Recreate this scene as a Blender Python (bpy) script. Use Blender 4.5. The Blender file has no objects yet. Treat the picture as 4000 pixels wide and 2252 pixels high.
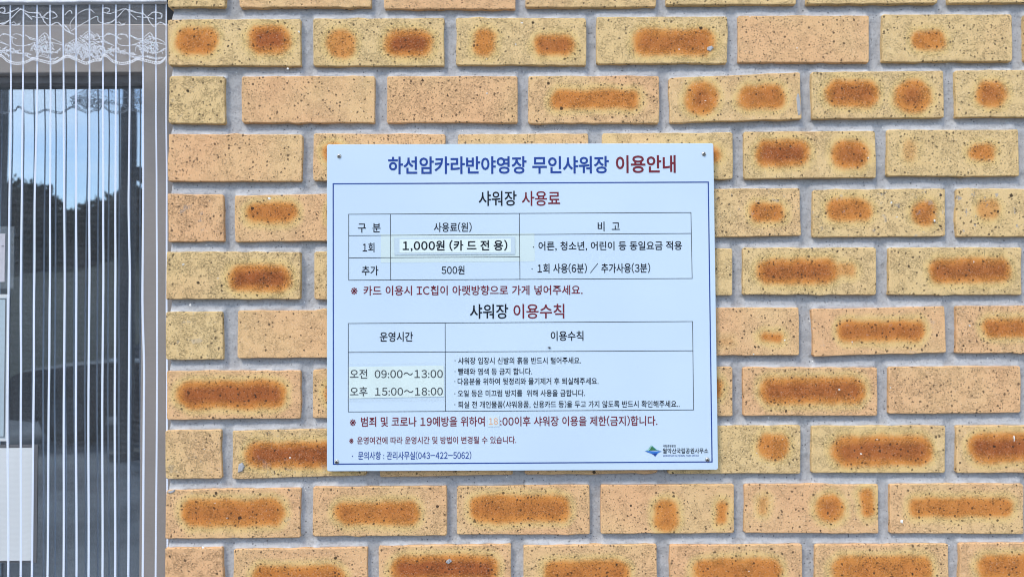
import bpy, bmesh, math, random
import numpy as np
from mathutils import Vector, Matrix

random.seed(7)
rng = np.random.default_rng(7)
scene = bpy.context.scene
COL = scene.collection

# ------------------------------------------------------------------ camera
cam_data = bpy.data.cameras.new('camera')
cam_data.sensor_width = 36.0
cam_data.lens = 36.0 * 1867.0 / 2575.0
cam_data.clip_start = 0.02
cam_data.clip_end = 2000.0
cam_data.dof.use_dof = True; cam_data.dof.focus_distance = 1.28; cam_data.dof.aperture_fstop = 6.0
cam = bpy.data.objects.new('camera', cam_data)
COL.objects.link(cam)
TH, RO = math.radians(1.6), 0.0066
fwd = Vector((0, math.cos(TH), math.sin(TH)))
r0 = Vector((1, 0, 0)); u0 = Vector((0, -math.sin(TH), math.cos(TH)))
rt = math.cos(RO) * r0 - math.sin(RO) * u0
up = math.sin(RO) * r0 + math.cos(RO) * u0
M = Matrix((( rt.x, up.x, -fwd.x, 0.0), (rt.y, up.y, -fwd.y, -1.28), (rt.z, up.z, -fwd.z, 1.5), (0, 0, 0, 1)))
cam.matrix_world = M
scene.camera = cam

# ------------------------------------------------------------------ sky and sun
SUN_EL, SUN_AZ = math.radians(52), math.radians(-38)     # azimuth measured from -Y towards +X
world = bpy.data.worlds.new('World'); scene.world = world; world.use_nodes = True
wn, wl = world.node_tree.nodes, world.node_tree.links
wn.clear()
w_out = wn.new('ShaderNodeOutputWorld'); w_bg = wn.new('ShaderNodeBackground')
sky = wn.new('ShaderNodeTexSky'); sky.sky_type = 'NISHITA'; sky.sun_disc = False
sky.sun_elevation = SUN_EL; sky.sun_rotation = math.radians(180) - SUN_AZ
sky.altitude = 300; sky.air_density = 1.0; sky.dust_density = 0.4; sky.ozone_density = 1.5
w_tc = wn.new('ShaderNodeTexCoord'); w_map = wn.new('ShaderNodeMapping'); w_map.inputs['Scale'].default_value = (1.0, 1.0, 2.2)
w_no = wn.new('ShaderNodeTexNoise'); w_no.inputs['Scale'].default_value = 2.6; w_no.inputs['Detail'].default_value = 7; w_no.inputs['Roughness'].default_value = 0.55
w_rmp = wn.new('ShaderNodeMapRange'); w_rmp.inputs['From Min'].default_value = 0.42; w_rmp.inputs['From Max'].default_value = 0.72
w_mix = wn.new('ShaderNodeMix'); w_mix.data_type = 'RGBA'
w_mix.inputs['B'].default_value = (7.6, 8.2, 9.0, 1)
wl.new(w_tc.outputs['Generated'], w_map.inputs['Vector']); wl.new(w_map.outputs['Vector'], w_no.inputs['Vector'])
wl.new(w_no.outputs['Fac'], w_rmp.inputs['Value']); wl.new(w_rmp.outputs['Result'], w_mix.inputs['Factor'])
wl.new(sky.outputs['Color'], w_mix.inputs['A']); wl.new(w_mix.outputs['Result'], w_bg.inputs['Color'])
w_bg.inputs['Strength'].default_value = 0.15
wl.new(w_bg.outputs['Background'], w_out.inputs['Surface'])
sun_data = bpy.data.lights.new('sun', 'SUN'); sun_data.energy = 1.5; sun_data.angle = math.radians(16); sun_data.color = (1.0, 0.93, 0.82)
sun = bpy.data.objects.new('sun', sun_data); COL.objects.link(sun)
to_sun = Vector((math.sin(SUN_AZ) * math.cos(SUN_EL), -math.cos(SUN_AZ) * math.cos(SUN_EL), math.sin(SUN_EL)))
sun.rotation_euler = to_sun.to_track_quat('Z', 'Y').to_euler()
sun.location = to_sun * 30
vs = scene.view_settings
vs.view_transform = 'Standard'; vs.look = 'None'; vs.gamma = 1.0; vs.use_curve_mapping = False
vs.exposure = 0.90
scene.cycles.max_bounces = 8; scene.cycles.transparent_max_bounces = 24
scene.cycles.use_denoising = True
scene.cycles.pixel_filter_type = 'BLACKMAN_HARRIS'; scene.cycles.filter_width = 1.05

# ------------------------------------------------------------------ measured tables (millimetres; x to the right, z up, wall face at y = 0)
BRICKS = [([(-596.9, 2112.3), (-497.1, 2111.9), (-496.8, 2029.2), (-596.4, 2029.5)], [], 0.75, 0.7, 0.0), ([(-471.9, 2110.7), (-241.9, 2110.2), (-242.0, 2027.5), (-471.6, 2028.0)], [], 0.4, 0.4, 0.0),
 ([(-219.7, 2106.9), (9.8, 2105.0), (9.3, 2022.3), (-219.8, 2024.2)], [], 0.3, 0.4, 0.0), ([(27.2, 2108.4), (255.5, 2107.6), (254.5, 2024.9), (26.6, 2025.7)], [], 0.55, 0.7, 0.0),
 ([(273.2, 2110.6), (499.7, 2109.8), (498.3, 2027.1), (272.2, 2027.9)], [], 0.75, 0.6, 0.0), ([(518.6, 2110.4), (746.5, 2110.4), (744.7, 2027.7), (517.2, 2027.7)], [], 0.75, 0.6, 0.0),
 ([(766.0, 2109.8), (994.4, 2109.7), (992.0, 2027.0), (764.1, 2027.0)], [], 0.75, 0.4, 0.0),
 ([(-596.1, 2007.8), (-365.0, 2008.0), (-364.9, 1925.2), (-595.2, 1927.9)], [(-545.0, 1970.4, 37.2, 26.2, 0.6), (-420.3, 1971.3, 38.9, 25.9, 0.9)], 0.75, 0.6, 0.0),
 ([(-343.7, 2008.8), (-114.7, 2007.8), (-115.4, 1923.5), (-343.3, 1925.4)], [(-294.0, 1963.5, 26.0, 26.2, 0.45), (-176.3, 1962.6, 45.0, 25.7, 0.9)], 0.8, 0.6, 0.0),
 ([(-94.8, 2007.6), (132.2, 2006.1), (131.4, 1922.2), (-94.8, 1924.3)], [(-44.8, 1963.6, 19.9, 26.2, 0.5), (76.3, 1958.4, 36.7, 19.6, 0.75)], 0.7, 0.5, 0.0),
 ([(150.9, 2007.7), (378.1, 2007.1), (376.9, 1924.6), (149.6, 1924.7)], [(285.8, 1962.2, 73.5, 25.2, 0.7)], 0.85, 0.7, 0.0), ([(397.1, 2008.4), (625.4, 2006.9), (623.8, 1924.2), (396.3, 1926.2)], [], 0.35, 0.3, 0.0),
 ([(648.7, 2008.9), (874.4, 2007.4), (873.3, 1925.0), (647.0, 1925.8)], [(728.0, 1963.1, 31.0, 18.3, 0.5)], 0.75, 0.6, 0.0), ([(896.2, 2007.3), (1124.1, 2006.5), (1122.0, 1924.1), (894.6, 1924.6)], [], 0.6, 0.6, 0.0),
 ([(-593.1, 1908.7), (-496.6, 1907.2), (-495.5, 1824.0), (-594.6, 1826.1)], [], 0.78, 0.95, 0.1), ([(-467.2, 1907.0), (-236.1, 1906.4), (-236.7, 1824.4), (-466.9, 1826.1)], [], 0.35, 0.3, 0.0),
 ([(-215.0, 1906.2), (12.1, 1904.7), (11.9, 1822.9), (-215.5, 1824.4)], [], 0.3, 0.5, 0.0), ([(31.3, 1904.6), (258.2, 1903.1), (256.9, 1820.3), (30.0, 1821.9)], [(147.2, 1862.9, 79.4, 17.9, 0.55)], 0.4, 0.6, 0.0),
 ([(275.5, 1899.7), (503.2, 1907.9), (504.7, 1826.3), (276.4, 1821.3)], [(331.3, 1864.0, 30.2, 30.5, 0.75), (435.8, 1865.7, 42.3, 22.4, 0.65)], 0.5, 0.4, 0.0),
 ([(523.5, 1908.5), (752.6, 1909.2), (752.0, 1827.1), (523.3, 1826.2)], [(591.7, 1869.6, 48.3, 25.1, 0.75), (698.7, 1864.0, 31.4, 30.5, 0.75)], 0.6, 0.6, 0.0),
 ([(773.2, 1909.3), (1002.6, 1909.5), (1001.4, 1825.5), (773.2, 1827.0)], [(833.4, 1866.7, 27.8, 24.4, 0.7)], 0.7, 0.6, 0.0),
 ([(-593.9, 1807.5), (-362.1, 1805.1), (-363.0, 1723.2), (-594.4, 1725.2)], [], 0.32, 0.3, 0.0),
 ([(-342.3, 1806.5), (-114.1, 1803.9), (-114.5, 1723.2), (-342.9, 1724.6)], [(-308.2, 1771.3, 22.2, 18.7, 0.6)], 0.35, 0.4, 0.0),
 ([(-91.9, 1803.7), (134.2, 1803.9), (133.5, 1722.0), (-92.3, 1723.1)], [], 0.45, 0.3, 0.0), ([(158.4, 1803.7), (384.8, 1804.1), (383.9, 1723.3), (157.6, 1721.8)], [(332.1, 1764.3, 31.1, 16.5, 0.6)], 0.6, 0.5, 0.0),
 ([(404.6, 1805.1), (632.0, 1804.8), (631.8, 1722.9), (403.8, 1722.7)], [(469.2, 1767.1, 48.2, 25.0, 0.88), (587.3, 1763.9, 32.6, 26.7, 0.75)], 0.65, 0.6, 0.0),
 ([(653.3, 1806.6), (879.4, 1805.6), (879.3, 1724.4), (651.1, 1725.9)], [(691.1, 1770.5, 12.1, 20.6, 0.22), (817.6, 1764.8, 24.1, 15.8, 0.5)], 0.78, 0.5, 0.0),
 ([(901.1, 1805.5), (1127.5, 1805.2), (1125.5, 1723.5), (899.5, 1724.3)], [], 0.6, 0.5, 0.0), ([(-595.8, 1703.7), (-499.1, 1702.0), (-497.0, 1619.9), (-593.7, 1620.1)], [], 0.2, 0.95, 0.2),
 ([(-479.2, 1699.7), (-247.5, 1703.1), (-247.6, 1621.9), (-477.8, 1618.9)], [(-414.9, 1669.3, 44.5, 18.9, 0.65), (-298.0, 1666.6, 22.1, 18.7, 0.5)], 0.3, 0.3, 0.0),
 ([(272.3, 1704.6), (499.5, 1706.1), (500.7, 1624.0), (271.3, 1620.7)], [(443.4, 1664.9, 31.3, 18.1, 0.6)], 0.6, 0.5, 0.2),
 ([(522.8, 1703.0), (751.6, 1703.5), (749.9, 1621.1), (520.8, 1621.0)], [(585.4, 1667.1, 39.7, 21.3, 0.6), (714.5, 1660.7, 21.2, 22.9, 0.65)], 0.65, 0.6, 0.2),
 ([(771.5, 1703.1), (999.1, 1702.1), (997.2, 1619.0), (770.1, 1620.1)], [(824.4, 1667.2, 21.7, 18.1, 0.35)], 0.75, 0.6, 0.4),
 ([(-596.0, 1603.0), (-364.6, 1601.0), (-365.1, 1519.3), (-596.7, 1520.8)], [(-433.8, 1556.0, 56.5, 24.6, 0.88)], 0.62, 0.9, 0.0),
 ([(-341.5, 1601.8), (-114.5, 1601.0), (-114.9, 1519.2), (-341.2, 1519.6)], [], 0.6, 0.9, 0.0), ([(154.8, 1602.8), (381.1, 1602.2), (379.9, 1521.2), (153.9, 1521.0)], [], 0.8, 0.6, 0.0),
 ([(399.1, 1603.7), (629.3, 1602.2), (627.7, 1520.2), (397.9, 1522.2)], [(493.3, 1562.2, 70.8, 22.8, 0.78), (565.4, 1562.9, 28.8, 12.0, 0.35)], 0.75, 0.7, 0.0),
 ([(651.4, 1602.0), (880.9, 1600.5), (878.8, 1518.6), (649.7, 1520.6)], [(791.0, 1561.4, 72.0, 23.3, 0.78)], 0.72, 0.7, 0.0), ([(900.1, 1600.4), (1126.0, 1599.4), (1123.4, 1517.5), (898.0, 1518.9)], [], 0.6, 0.5, 0.0),
 ([(-597.0, 1499.2), (-499.7, 1499.7), (-498.1, 1416.8), (-596.3, 1417.4)], [], 0.8, 0.95, 0.15), ([(-472.6, 1501.0), (-246.9, 1499.8), (-247.0, 1418.4), (-473.2, 1418.7)], [], 0.42, 0.4, 0.0),
 ([(269.3, 1499.5), (493.9, 1499.8), (493.5, 1417.7), (268.3, 1417.6)], [(446.4, 1449.8, 20.4, 10.0, 0.5), (361.9, 1442.0, 19.2, 6.7, 0.15)], 0.3, 0.3, 0.0),
 ([(515.5, 1497.3), (744.8, 1500.5), (746.3, 1420.4), (517.1, 1415.2)], [(634.8, 1459.3, 76.2, 19.6, 0.72)], 0.3, 0.3, 0.1),
 ([(764.9, 1500.4), (991.0, 1499.9), (989.7, 1418.8), (763.7, 1419.5)], [(851.0, 1462.5, 43.6, 18.0, 0.68)], 0.32, 0.5, 0.0),
 ([(-595.3, 1397.7), (-364.3, 1397.4), (-364.8, 1314.9), (-594.6, 1314.3)], [(-483.1, 1356.7, 94.5, 25.4, 0.88)], 0.3, 0.4, 0.0),
 ([(-343.5, 1398.1), (-117.6, 1397.3), (-117.9, 1314.9), (-343.6, 1315.6)], [(-295.9, 1357.7, 28.6, 19.7, 0.6)], 0.3, 0.4, 0.0),
 ([(153.6, 1399.1), (378.3, 1398.9), (377.3, 1314.4), (152.8, 1315.8)], [(342.0, 1360.8, 19.8, 20.4, 0.6)], 0.35, 0.4, 0.0),
 ([(396.5, 1397.6), (627.2, 1395.9), (626.0, 1313.1), (395.9, 1314.7)], [(515.1, 1357.0, 92.9, 24.5, 0.82)], 0.3, 0.5, 0.0), ([(647.1, 1397.1), (874.2, 1396.5), (872.6, 1316.7), (645.8, 1316.5)], [], 0.3, 0.5, 0.0),
 ([(895.3, 1396.4), (1120.7, 1396.6), (1118.2, 1316.0), (893.2, 1316.6)], [], 0.3, 0.5, 0.0), ([(-597.0, 1296.2), (-500.9, 1297.3), (-499.3, 1213.6), (-595.8, 1213.4)], [], 0.45, 0.8, 0.1),
 ([(-481.6, 1294.6), (-251.5, 1299.2), (-251.6, 1217.6), (-481.8, 1212.6)], [(-357.3, 1253.2, 101.8, 24.0, 0.9)], 0.5, 0.8, 0.1),
 ([(-228.7, 1299.5), (-0.2, 1299.7), (-0.8, 1217.3), (-228.4, 1214.4)], [], 0.35, 0.4, 0.0), ([(20.4, 1300.0), (248.4, 1298.2), (247.4, 1218.3), (19.8, 1217.1)], [], 0.35, 0.4, 0.0),
 ([(265.4, 1296.7), (493.6, 1297.6), (492.2, 1215.6), (265.1, 1216.5)], [(446.3, 1261.6, 28.3, 23.7, 0.55)], 0.75, 0.6, 0.0),
 ([(513.4, 1296.8), (742.5, 1295.3), (740.0, 1215.0), (511.9, 1216.5)], [(632.5, 1253.6, 87.5, 28.5, 0.82)], 0.6, 0.6, 0.0),
 ([(761.6, 1295.9), (990.7, 1295.4), (988.4, 1214.1), (759.7, 1214.9)], [(850.0, 1257.3, 71.5, 27.1, 0.88)], 0.5, 0.5, 0.0),
 ([(-593.9, 1194.7), (-363.3, 1196.9), (-364.9, 1112.7), (-595.5, 1112.3)], [(-479.9, 1155.9, 90.0, 24.8, 0.65)], 0.35, 0.4, 0.1),
 ([(-342.6, 1198.7), (-113.9, 1198.6), (-114.3, 1114.6), (-343.5, 1114.9)], [(-233.6, 1153.5, 73.8, 21.3, 0.62)], 0.32, 0.4, 0.0),
 ([(-96.1, 1198.0), (130.5, 1198.7), (130.4, 1115.1), (-96.9, 1116.1)], [(10.7, 1158.9, 88.5, 24.8, 0.62)], 0.35, 0.4, 0.0),
 ([(150.2, 1198.6), (377.9, 1198.5), (377.0, 1115.8), (149.4, 1116.0)], [(259.8, 1147.3, 21.4, 28.7, 0.58), (355.1, 1150.7, 11.2, 20.2, 0.5)], 0.3, 0.3, 0.0),
 ([(395.9, 1198.4), (625.5, 1196.2), (624.2, 1112.9), (394.6, 1115.7)], [(428.7, 1162.0, 8.5, 16.9, 0.32), (541.5, 1157.9, 25.5, 26.0, 0.68), (605.5, 1164.2, 12.9, 26.3, 0.62)], 0.3, 0.3, 0.0),
 ([(645.3, 1196.7), (873.9, 1195.9), (872.4, 1110.2), (644.2, 1113.1)], [(764.1, 1156.4, 91.8, 18.6, 0.55)], 0.35, 0.5, 0.0), ([(892.7, 1196.1), (1120.6, 1195.3), (1117.9, 1110.0), (890.4, 1111.5)], [], 0.35, 0.5, 0.0),
 ([(-595.4, 1096.5), (-497.5, 1097.5), (-497.1, 1014.1), (-594.4, 1013.5)], [], 0.22, 0.9, 0.0),
 ([(-478.5, 1093.4), (-249.6, 1095.9), (-249.2, 1013.6), (-477.7, 1012.1)], [(-366.7, 1044.9, 79.5, 23.0, 0.6)], 0.3, 0.3, 0.0),
 ([(-230.8, 1096.9), (-4.3, 1099.7), (-4.8, 1016.7), (-230.9, 1014.7)], [(-117.8, 1058.6, 93.8, 25.4, 0.9)], 0.3, 0.6, 0.0),
 ([(16.8, 1096.7), (244.3, 1097.5), (244.0, 1014.2), (16.9, 1014.0)], [(124.0, 1049.6, 74.6, 23.5, 0.62)], 0.35, 0.5, 0.0),
 ([(267.0, 1096.4), (492.8, 1095.9), (492.0, 1013.3), (266.0, 1013.4)], [(380.1, 1051.3, 78.0, 24.2, 0.58)], 0.35, 0.5, 0.0),
 ([(514.9, 1095.7), (742.3, 1094.9), (741.1, 1012.3), (513.4, 1013.2)], [(628.4, 1051.3, 88.2, 25.5, 0.55)], 0.35, 0.5, 0.0),
 ([(762.0, 1095.8), (990.2, 1095.0), (987.8, 1012.4), (760.1, 1013.2)], [(853.3, 1054.9, 66.1, 24.2, 0.58)], 0.35, 0.5, 0.0)]
CRUMBS = [(-387.4, 1920.4, 2.2, 1.8), (-554.7, 1511.1, 1.9, 2.3), (664.0, 1133.5, 2.2, 3.4), (859.6, 1273.2, 1.3, 5.5), (-558.8, 1588.2, 1.7, 1.5), (-449.4, 1861.6, 1.5, 1.8), (731.3, 1648.0, 1.5, 2.3),
 (-530.8, 1096.5, 2.0, 2.8), (-382.5, 1248.7, 1.6, 1.2), (20.4, 1997.7, 3.8, 1.2), (-489.8, 1146.7, 1.0, 1.2), (619.0, 1758.1, 1.2, 1.5), (797.4, 1576.5, 1.4, 2.0), (-419.2, 1694.0, 3.0, 2.0), (498.9, 1950.7, 1.0, 1.2),
 (-40.9, 1874.9, 1.8, 1.0)]
SMEARS = [[(497.5, 1871.9), (500.6, 1870.9), (501.5, 1864.1), (502.8, 1854.3), (503.5, 1842.2), (502.9, 1832.4), (498.0, 1830.5), (496.9, 1839.8), (495.9, 1849.5), (495.2, 1864.1)],
 [(342.7, 1953.0), (350.0, 1955.4), (353.6, 1951.7), (347.5, 1945.1), (341.7, 1947.6)], [(-470.2, 1237.9), (-463.5, 1241.4), (-459.9, 1234.2), (-463.5, 1226.0), (-471.8, 1223.7)],
 [(-592.0, 1192.5), (-577.7, 1196.0), (-580.1, 1191.7), (-586.0, 1189.4), (-591.0, 1190.4)], [(-114.9, 1072.6), (-109.0, 1076.1), (-105.4, 1071.4), (-111.4, 1066.7), (-116.1, 1069.1)]]
SIGN = {'centre': (15.7, 1505.1), 'angle': -0.00303, 'corners': [(-332.8, 278.5), (330.9, 278.2), (332.8, -278.2), (-330.9, -278.5)]}
TEXTS = [('하선암카라반야영장 무인샤워장', -227.6, 151.1, 226.7, 256.9, 'navy', 0.022), ('이용안내', 163.1, 265.7, 227.3, 257.9, 'red', 0.022), ('샤워장', -72.5, -7.4, 171.7, 197.4, 'ink', 0.012), ('사용료', 1.5, 67.2, 171.4, 197.1, 'red', 0.012),
 ('구  분', -279.3, -240.4, 126.7, 142.7, 'ink', 0.01), ('사용료(원)', -149.2, -84.5, 126.9, 144.0, 'ink', 0.01), ('비  고', 131.3, 169.0, 127.6, 144.0, 'ink', 0.01), ('1회', -271.0, -250.9, 93.2, 109.3, 'ink', 0.01),
 ('추가', -272.3, -244.1, 53.4, 69.8, 'ink', 0.01), ('500원', -136.0, -96.9, 54.7, 69.6, 'ink', 0.01), ('·', 20.1, 22.2, 99.7, 101.8, 'ink', 0.01), ('어른, 청소년, 어린이 등 동일요금 적용', 29.7, 275.2, 94.2, 110.4, 'ink', 0.012),
 ('·', 17.6, 19.6, 62.6, 64.6, 'ink', 0.01), ('1회 사용(6분) / 추가사용(3분)', 27.9, 220.5, 55.8, 73.1, 'ink', 0.012), ('※', -290.9, -279.7, 20.9, 33.1, 'red', 0.006),
 ('카드 이용시 IC칩이 아랫방향으로 가게 넣어주세요.', -269.5, 104.7, 19.1, 35.8, 'red', 0.012), ('샤워장', -87.9, -22.4, -21.2, 3.9, 'ink', 0.012), ('이용수칙', -13.5, 73.3, -21.2, 3.9, 'red', 0.012),
 ('운영시간', -241.5, -184.9, -59.7, -43.0, 'ink', 0.012), ('이용수칙', 50.0, 105.6, -59.2, -42.4, 'ink', 0.012), ('·', -114.1, -112.4, -92.9, -91.2, 'ink', 0.01),
 ('샤워장 입장시 신발의 흙을 반드시 털어주세요.', -108.0, 101.3, -98.3, -86.5, 'ink', 0.01), ('·', -114.2, -112.4, -111.5, -109.8, 'ink', 0.01), ('빨래와 염색 등 금지 합니다.', -108.1, 17.9, -116.5, -104.9, 'ink', 0.01),
 ('·', -114.5, -112.8, -128.3, -126.6, 'ink', 0.01), ('다음분을 위하여 뒷정리와 물기제거 후 퇴실해주세요.', -108.8, 130.8, -133.4, -121.6, 'ink', 0.01), ('·', -114.6, -112.8, -148.9, -147.2, 'ink', 0.01),
 ('오일 등은 미끄럼 방지를  위해 사용을 금합니다.', -108.8, 107.7, -153.5, -141.8, 'ink', 0.01), ('·', -114.6, -112.8, -167.4, -165.7, 'ink', 0.01),
 ('퇴실 전 개인물품(샤워용품, 신용카드 등)을 두고 가지 않도록 반드시 확인해주세요..', -108.1, 268.5, -173.2, -160.4, 'ink', 0.01), ('※', -292.2, -281.9, -202.1, -190.7, 'red', 0.006), ('범죄 및 코로나 19예방을 위하여', -273.1, -62.9, -203.5, -186.7, 'red', 0.012),
 (':00이후 샤워장 이용을 제한(금지)합니다.', -36.8, 230.4, -203.7, -186.2, 'red', 0.012), ('※', -293.1, -285.9, -231.7, -223.0, 'red', 0.01), ('운영여건에 따라 운영시간 및 방법이 변경될 수 있습니다.', -279.8, -9.6, -232.8, -220.3, 'red', 0.01),
 ('·', -288.5, -286.7, -253.9, -251.9, 'navy', 0.01), ('문의사항 : 관리사무실(043-422-5062)', -278.0, -86.0, -259.3, -244.9, 'navy', 0.008), ('국립공원공단', 239.4, 261.3, -239.8, -235.5, 'ink', 0.012),
 ('월악산국립공원사무소', 239.0, 316.2, -250.5, -241.4, 'ink', 0.012), ('WORAKSAN NATIONAL PARK OFFICE', 239.3, 300.2, -255.6, -252.4, 'navy', 0.004)]
PRICE = ('1,000원 (카 드 전 용)', -202.3, -23.4, 94.0, 113.5, 'ink', 0.022)
EIGHTEEN = ('18', -55.9, -40.8, -200.5, -189.2, 'peach', 0.004)
HOURS = [('오전  09:00~13:00', -292.0, -134.0, -122.1, -106.0, 'grey_ink', 0.01), ('오후  15:00~18:00', -291.9, -134.0, -151.9, -135.9, 'grey_ink', 0.01)]
RECTS = {'big_tape': [(-239.7, 123.5), (23.0, 124.6), (23.4, 76.2), (-239.7, 75.1)],
 'tape': [(-216.8, 117.3), (-10.7, 118.6), (-10.5, 88.6), (-216.6, 88.0)],
 'price': [(-207.7, 114.8), (-17.2, 115.2), (-17.3, 92.0), (-207.7, 91.7)],
 'hours': [(-293.9, -102.0), (-132.4, -100.2), (-132.1, -152.9), (-293.6, -155.5)],
 'hours_tape': [(-296.3, -95.6), (-130.4, -94.2), (-130.5, -159.6), (-296.2, -161.1)],
 'eighteen': [(-57.5, -185.8), (-38.2, -185.5), (-38.3, -203.7), (-57.5, -204.0)]}
LINES = [((-321.7, 210.6), (321.3, 211.2), 1.9, 'navy'), ((321.3, 211.2), (322.5, -264.7), 1.9, 'navy'), ((322.5, -264.7), (-319.8, -266.2), 1.9, 'navy'), ((-319.8, -266.2), (-321.7, 210.6), 1.9, 'navy'),
 ((-295.0, 158.2), (291.1, 159.1), 0.9, 'ink'), ((291.1, 159.1), (292.0, 46.3), 0.9, 'ink'), ((292.0, 46.3), (-294.7, 45.4), 0.9, 'ink'), ((-294.7, 45.4), (-295.0, 158.2), 0.9, 'ink'),
 ((-295.2, -28.3), (291.9, -27.0), 0.9, 'ink'), ((291.9, -27.0), (292.1, -176.9), 0.9, 'ink'), ((292.1, -176.9), (-294.8, -178.2), 0.9, 'ink'), ((-294.8, -178.2), (-295.2, -28.3), 0.9, 'ink'),
 ((-223.6, 158.2), (-223.0, 45.4), 0.9, 'ink'), ((-2.8, 158.6), (-2.2, 45.8), 0.9, 'ink'), ((-294.9, 121.6), (291.1, 123.3), 0.9, 'ink'), ((-294.8, 83.5), (-2.4, 84.1), 0.9, 'ink'),
 ((-130.0, -27.9), (-129.8, -177.8), 0.9, 'ink'), ((-295.0, -77.4), (291.7, -76.7), 0.9, 'ink')]
SCREWS = [(-311.6, 258.2), (314.3, 259.7), (-314.1, -262.5), (314.8, -260.7)]
FLY = (47.2, -70.5)
LOGO = {'outer_green': [(212.0, -245.1), (215.5, -241.3), (219.2, -235.8), (223.2, -240.5), (221.6, -238.5), (218.1, -242.1), (215.5, -245.1)],
 'pale_green': [(208.5, -245.9), (213.6, -243.7), (216.8, -240.0), (219.2, -235.8), (220.3, -238.5), (216.8, -242.9), (215.5, -245.4)],
 'green': [(215.5, -245.2), (218.4, -242.1), (221.1, -237.8), (223.9, -241.3), (228.7, -244.8)],
 'blue': [(208.5, -246.2), (216.0, -246.0), (226.3, -246.6), (237.1, -246.3), (231.0, -249.3), (225.7, -255.6), (224.6, -253.2), (219.9, -250.5), (214.3, -248.4)],
 'navy': [(219.9, -250.2), (229.4, -249.6), (225.7, -255.6), (223.8, -252.4)],
 'teal': [(220.3, -238.2), (221.6, -237.5), (229.2, -244.2), (236.8, -246.0), (228.8, -245.3)]}
RIBBONS = [[(-879.1, 2041.2), (-875.8, 1867.8), (-876.2, 1710.1), (-875.7, 1542.3), (-875.1, 1375.7), (-870.3, 1045.1)], [(-855.8, 2041.1), (-854.4, 1867.7), (-853.7, 1709.9), (-853.4, 1542.1), (-851.4, 1375.5), (-848.6, 1045.0)],
 [(-832.0, 2040.9), (-829.4, 1867.5), (-830.6, 1709.8), (-828.7, 1542.0), (-827.3, 1375.3), (-827.0, 1044.8)], [(-809.2, 2040.8), (-807.3, 1867.4), (-806.7, 1709.6), (-805.4, 1541.8), (-804.3, 1375.2), (-801.9, 1044.6)],
 [(-786.3, 2040.6), (-784.5, 1867.2), (-782.9, 1709.5), (-781.6, 1541.7), (-781.3, 1375.0), (-778.4, 1044.5)], [(-763.2, 2040.5), (-761.5, 1867.1), (-760.0, 1709.3), (-758.4, 1541.5), (-757.9, 1374.9), (-754.6, 1044.3)],
 [(-739.7, 2040.3), (-738.1, 1866.9), (-736.6, 1709.2), (-734.8, 1541.3), (-734.7, 1374.7), (-731.8, 1044.2)], [(-716.4, 2040.2), (-714.4, 1866.8), (-712.3, 1709.0), (-710.8, 1541.2), (-711.2, 1374.6), (-708.3, 1044.0)],
 [(-693.3, 2040.0), (-691.2, 1866.6), (-689.9, 1708.9), (-688.0, 1541.0), (-687.6, 1374.4), (-684.8, 1043.9)], [(-669.3, 2039.8), (-667.9, 1866.4), (-667.9, 1708.7), (-664.3, 1540.9), (-663.7, 1374.3), (-661.5, 1043.7)],
 [(-646.5, 2039.7), (-645.2, 1866.3), (-644.7, 1708.6), (-645.1, 1540.8), (-641.1, 1374.1), (-639.9, 1043.6)], [(-623.1, 2039.5), (-622.0, 1866.1), (-620.4, 1708.4), (-619.3, 1540.6), (-618.6, 1374.0), (-619.3, 1043.5)],
 [(-604.7, 2039.4), (-603.6, 1866.0), (-601.5, 1708.3), (-600.8, 1540.5), (-599.3, 1373.8), (-597.2, 1043.3)]]
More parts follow.
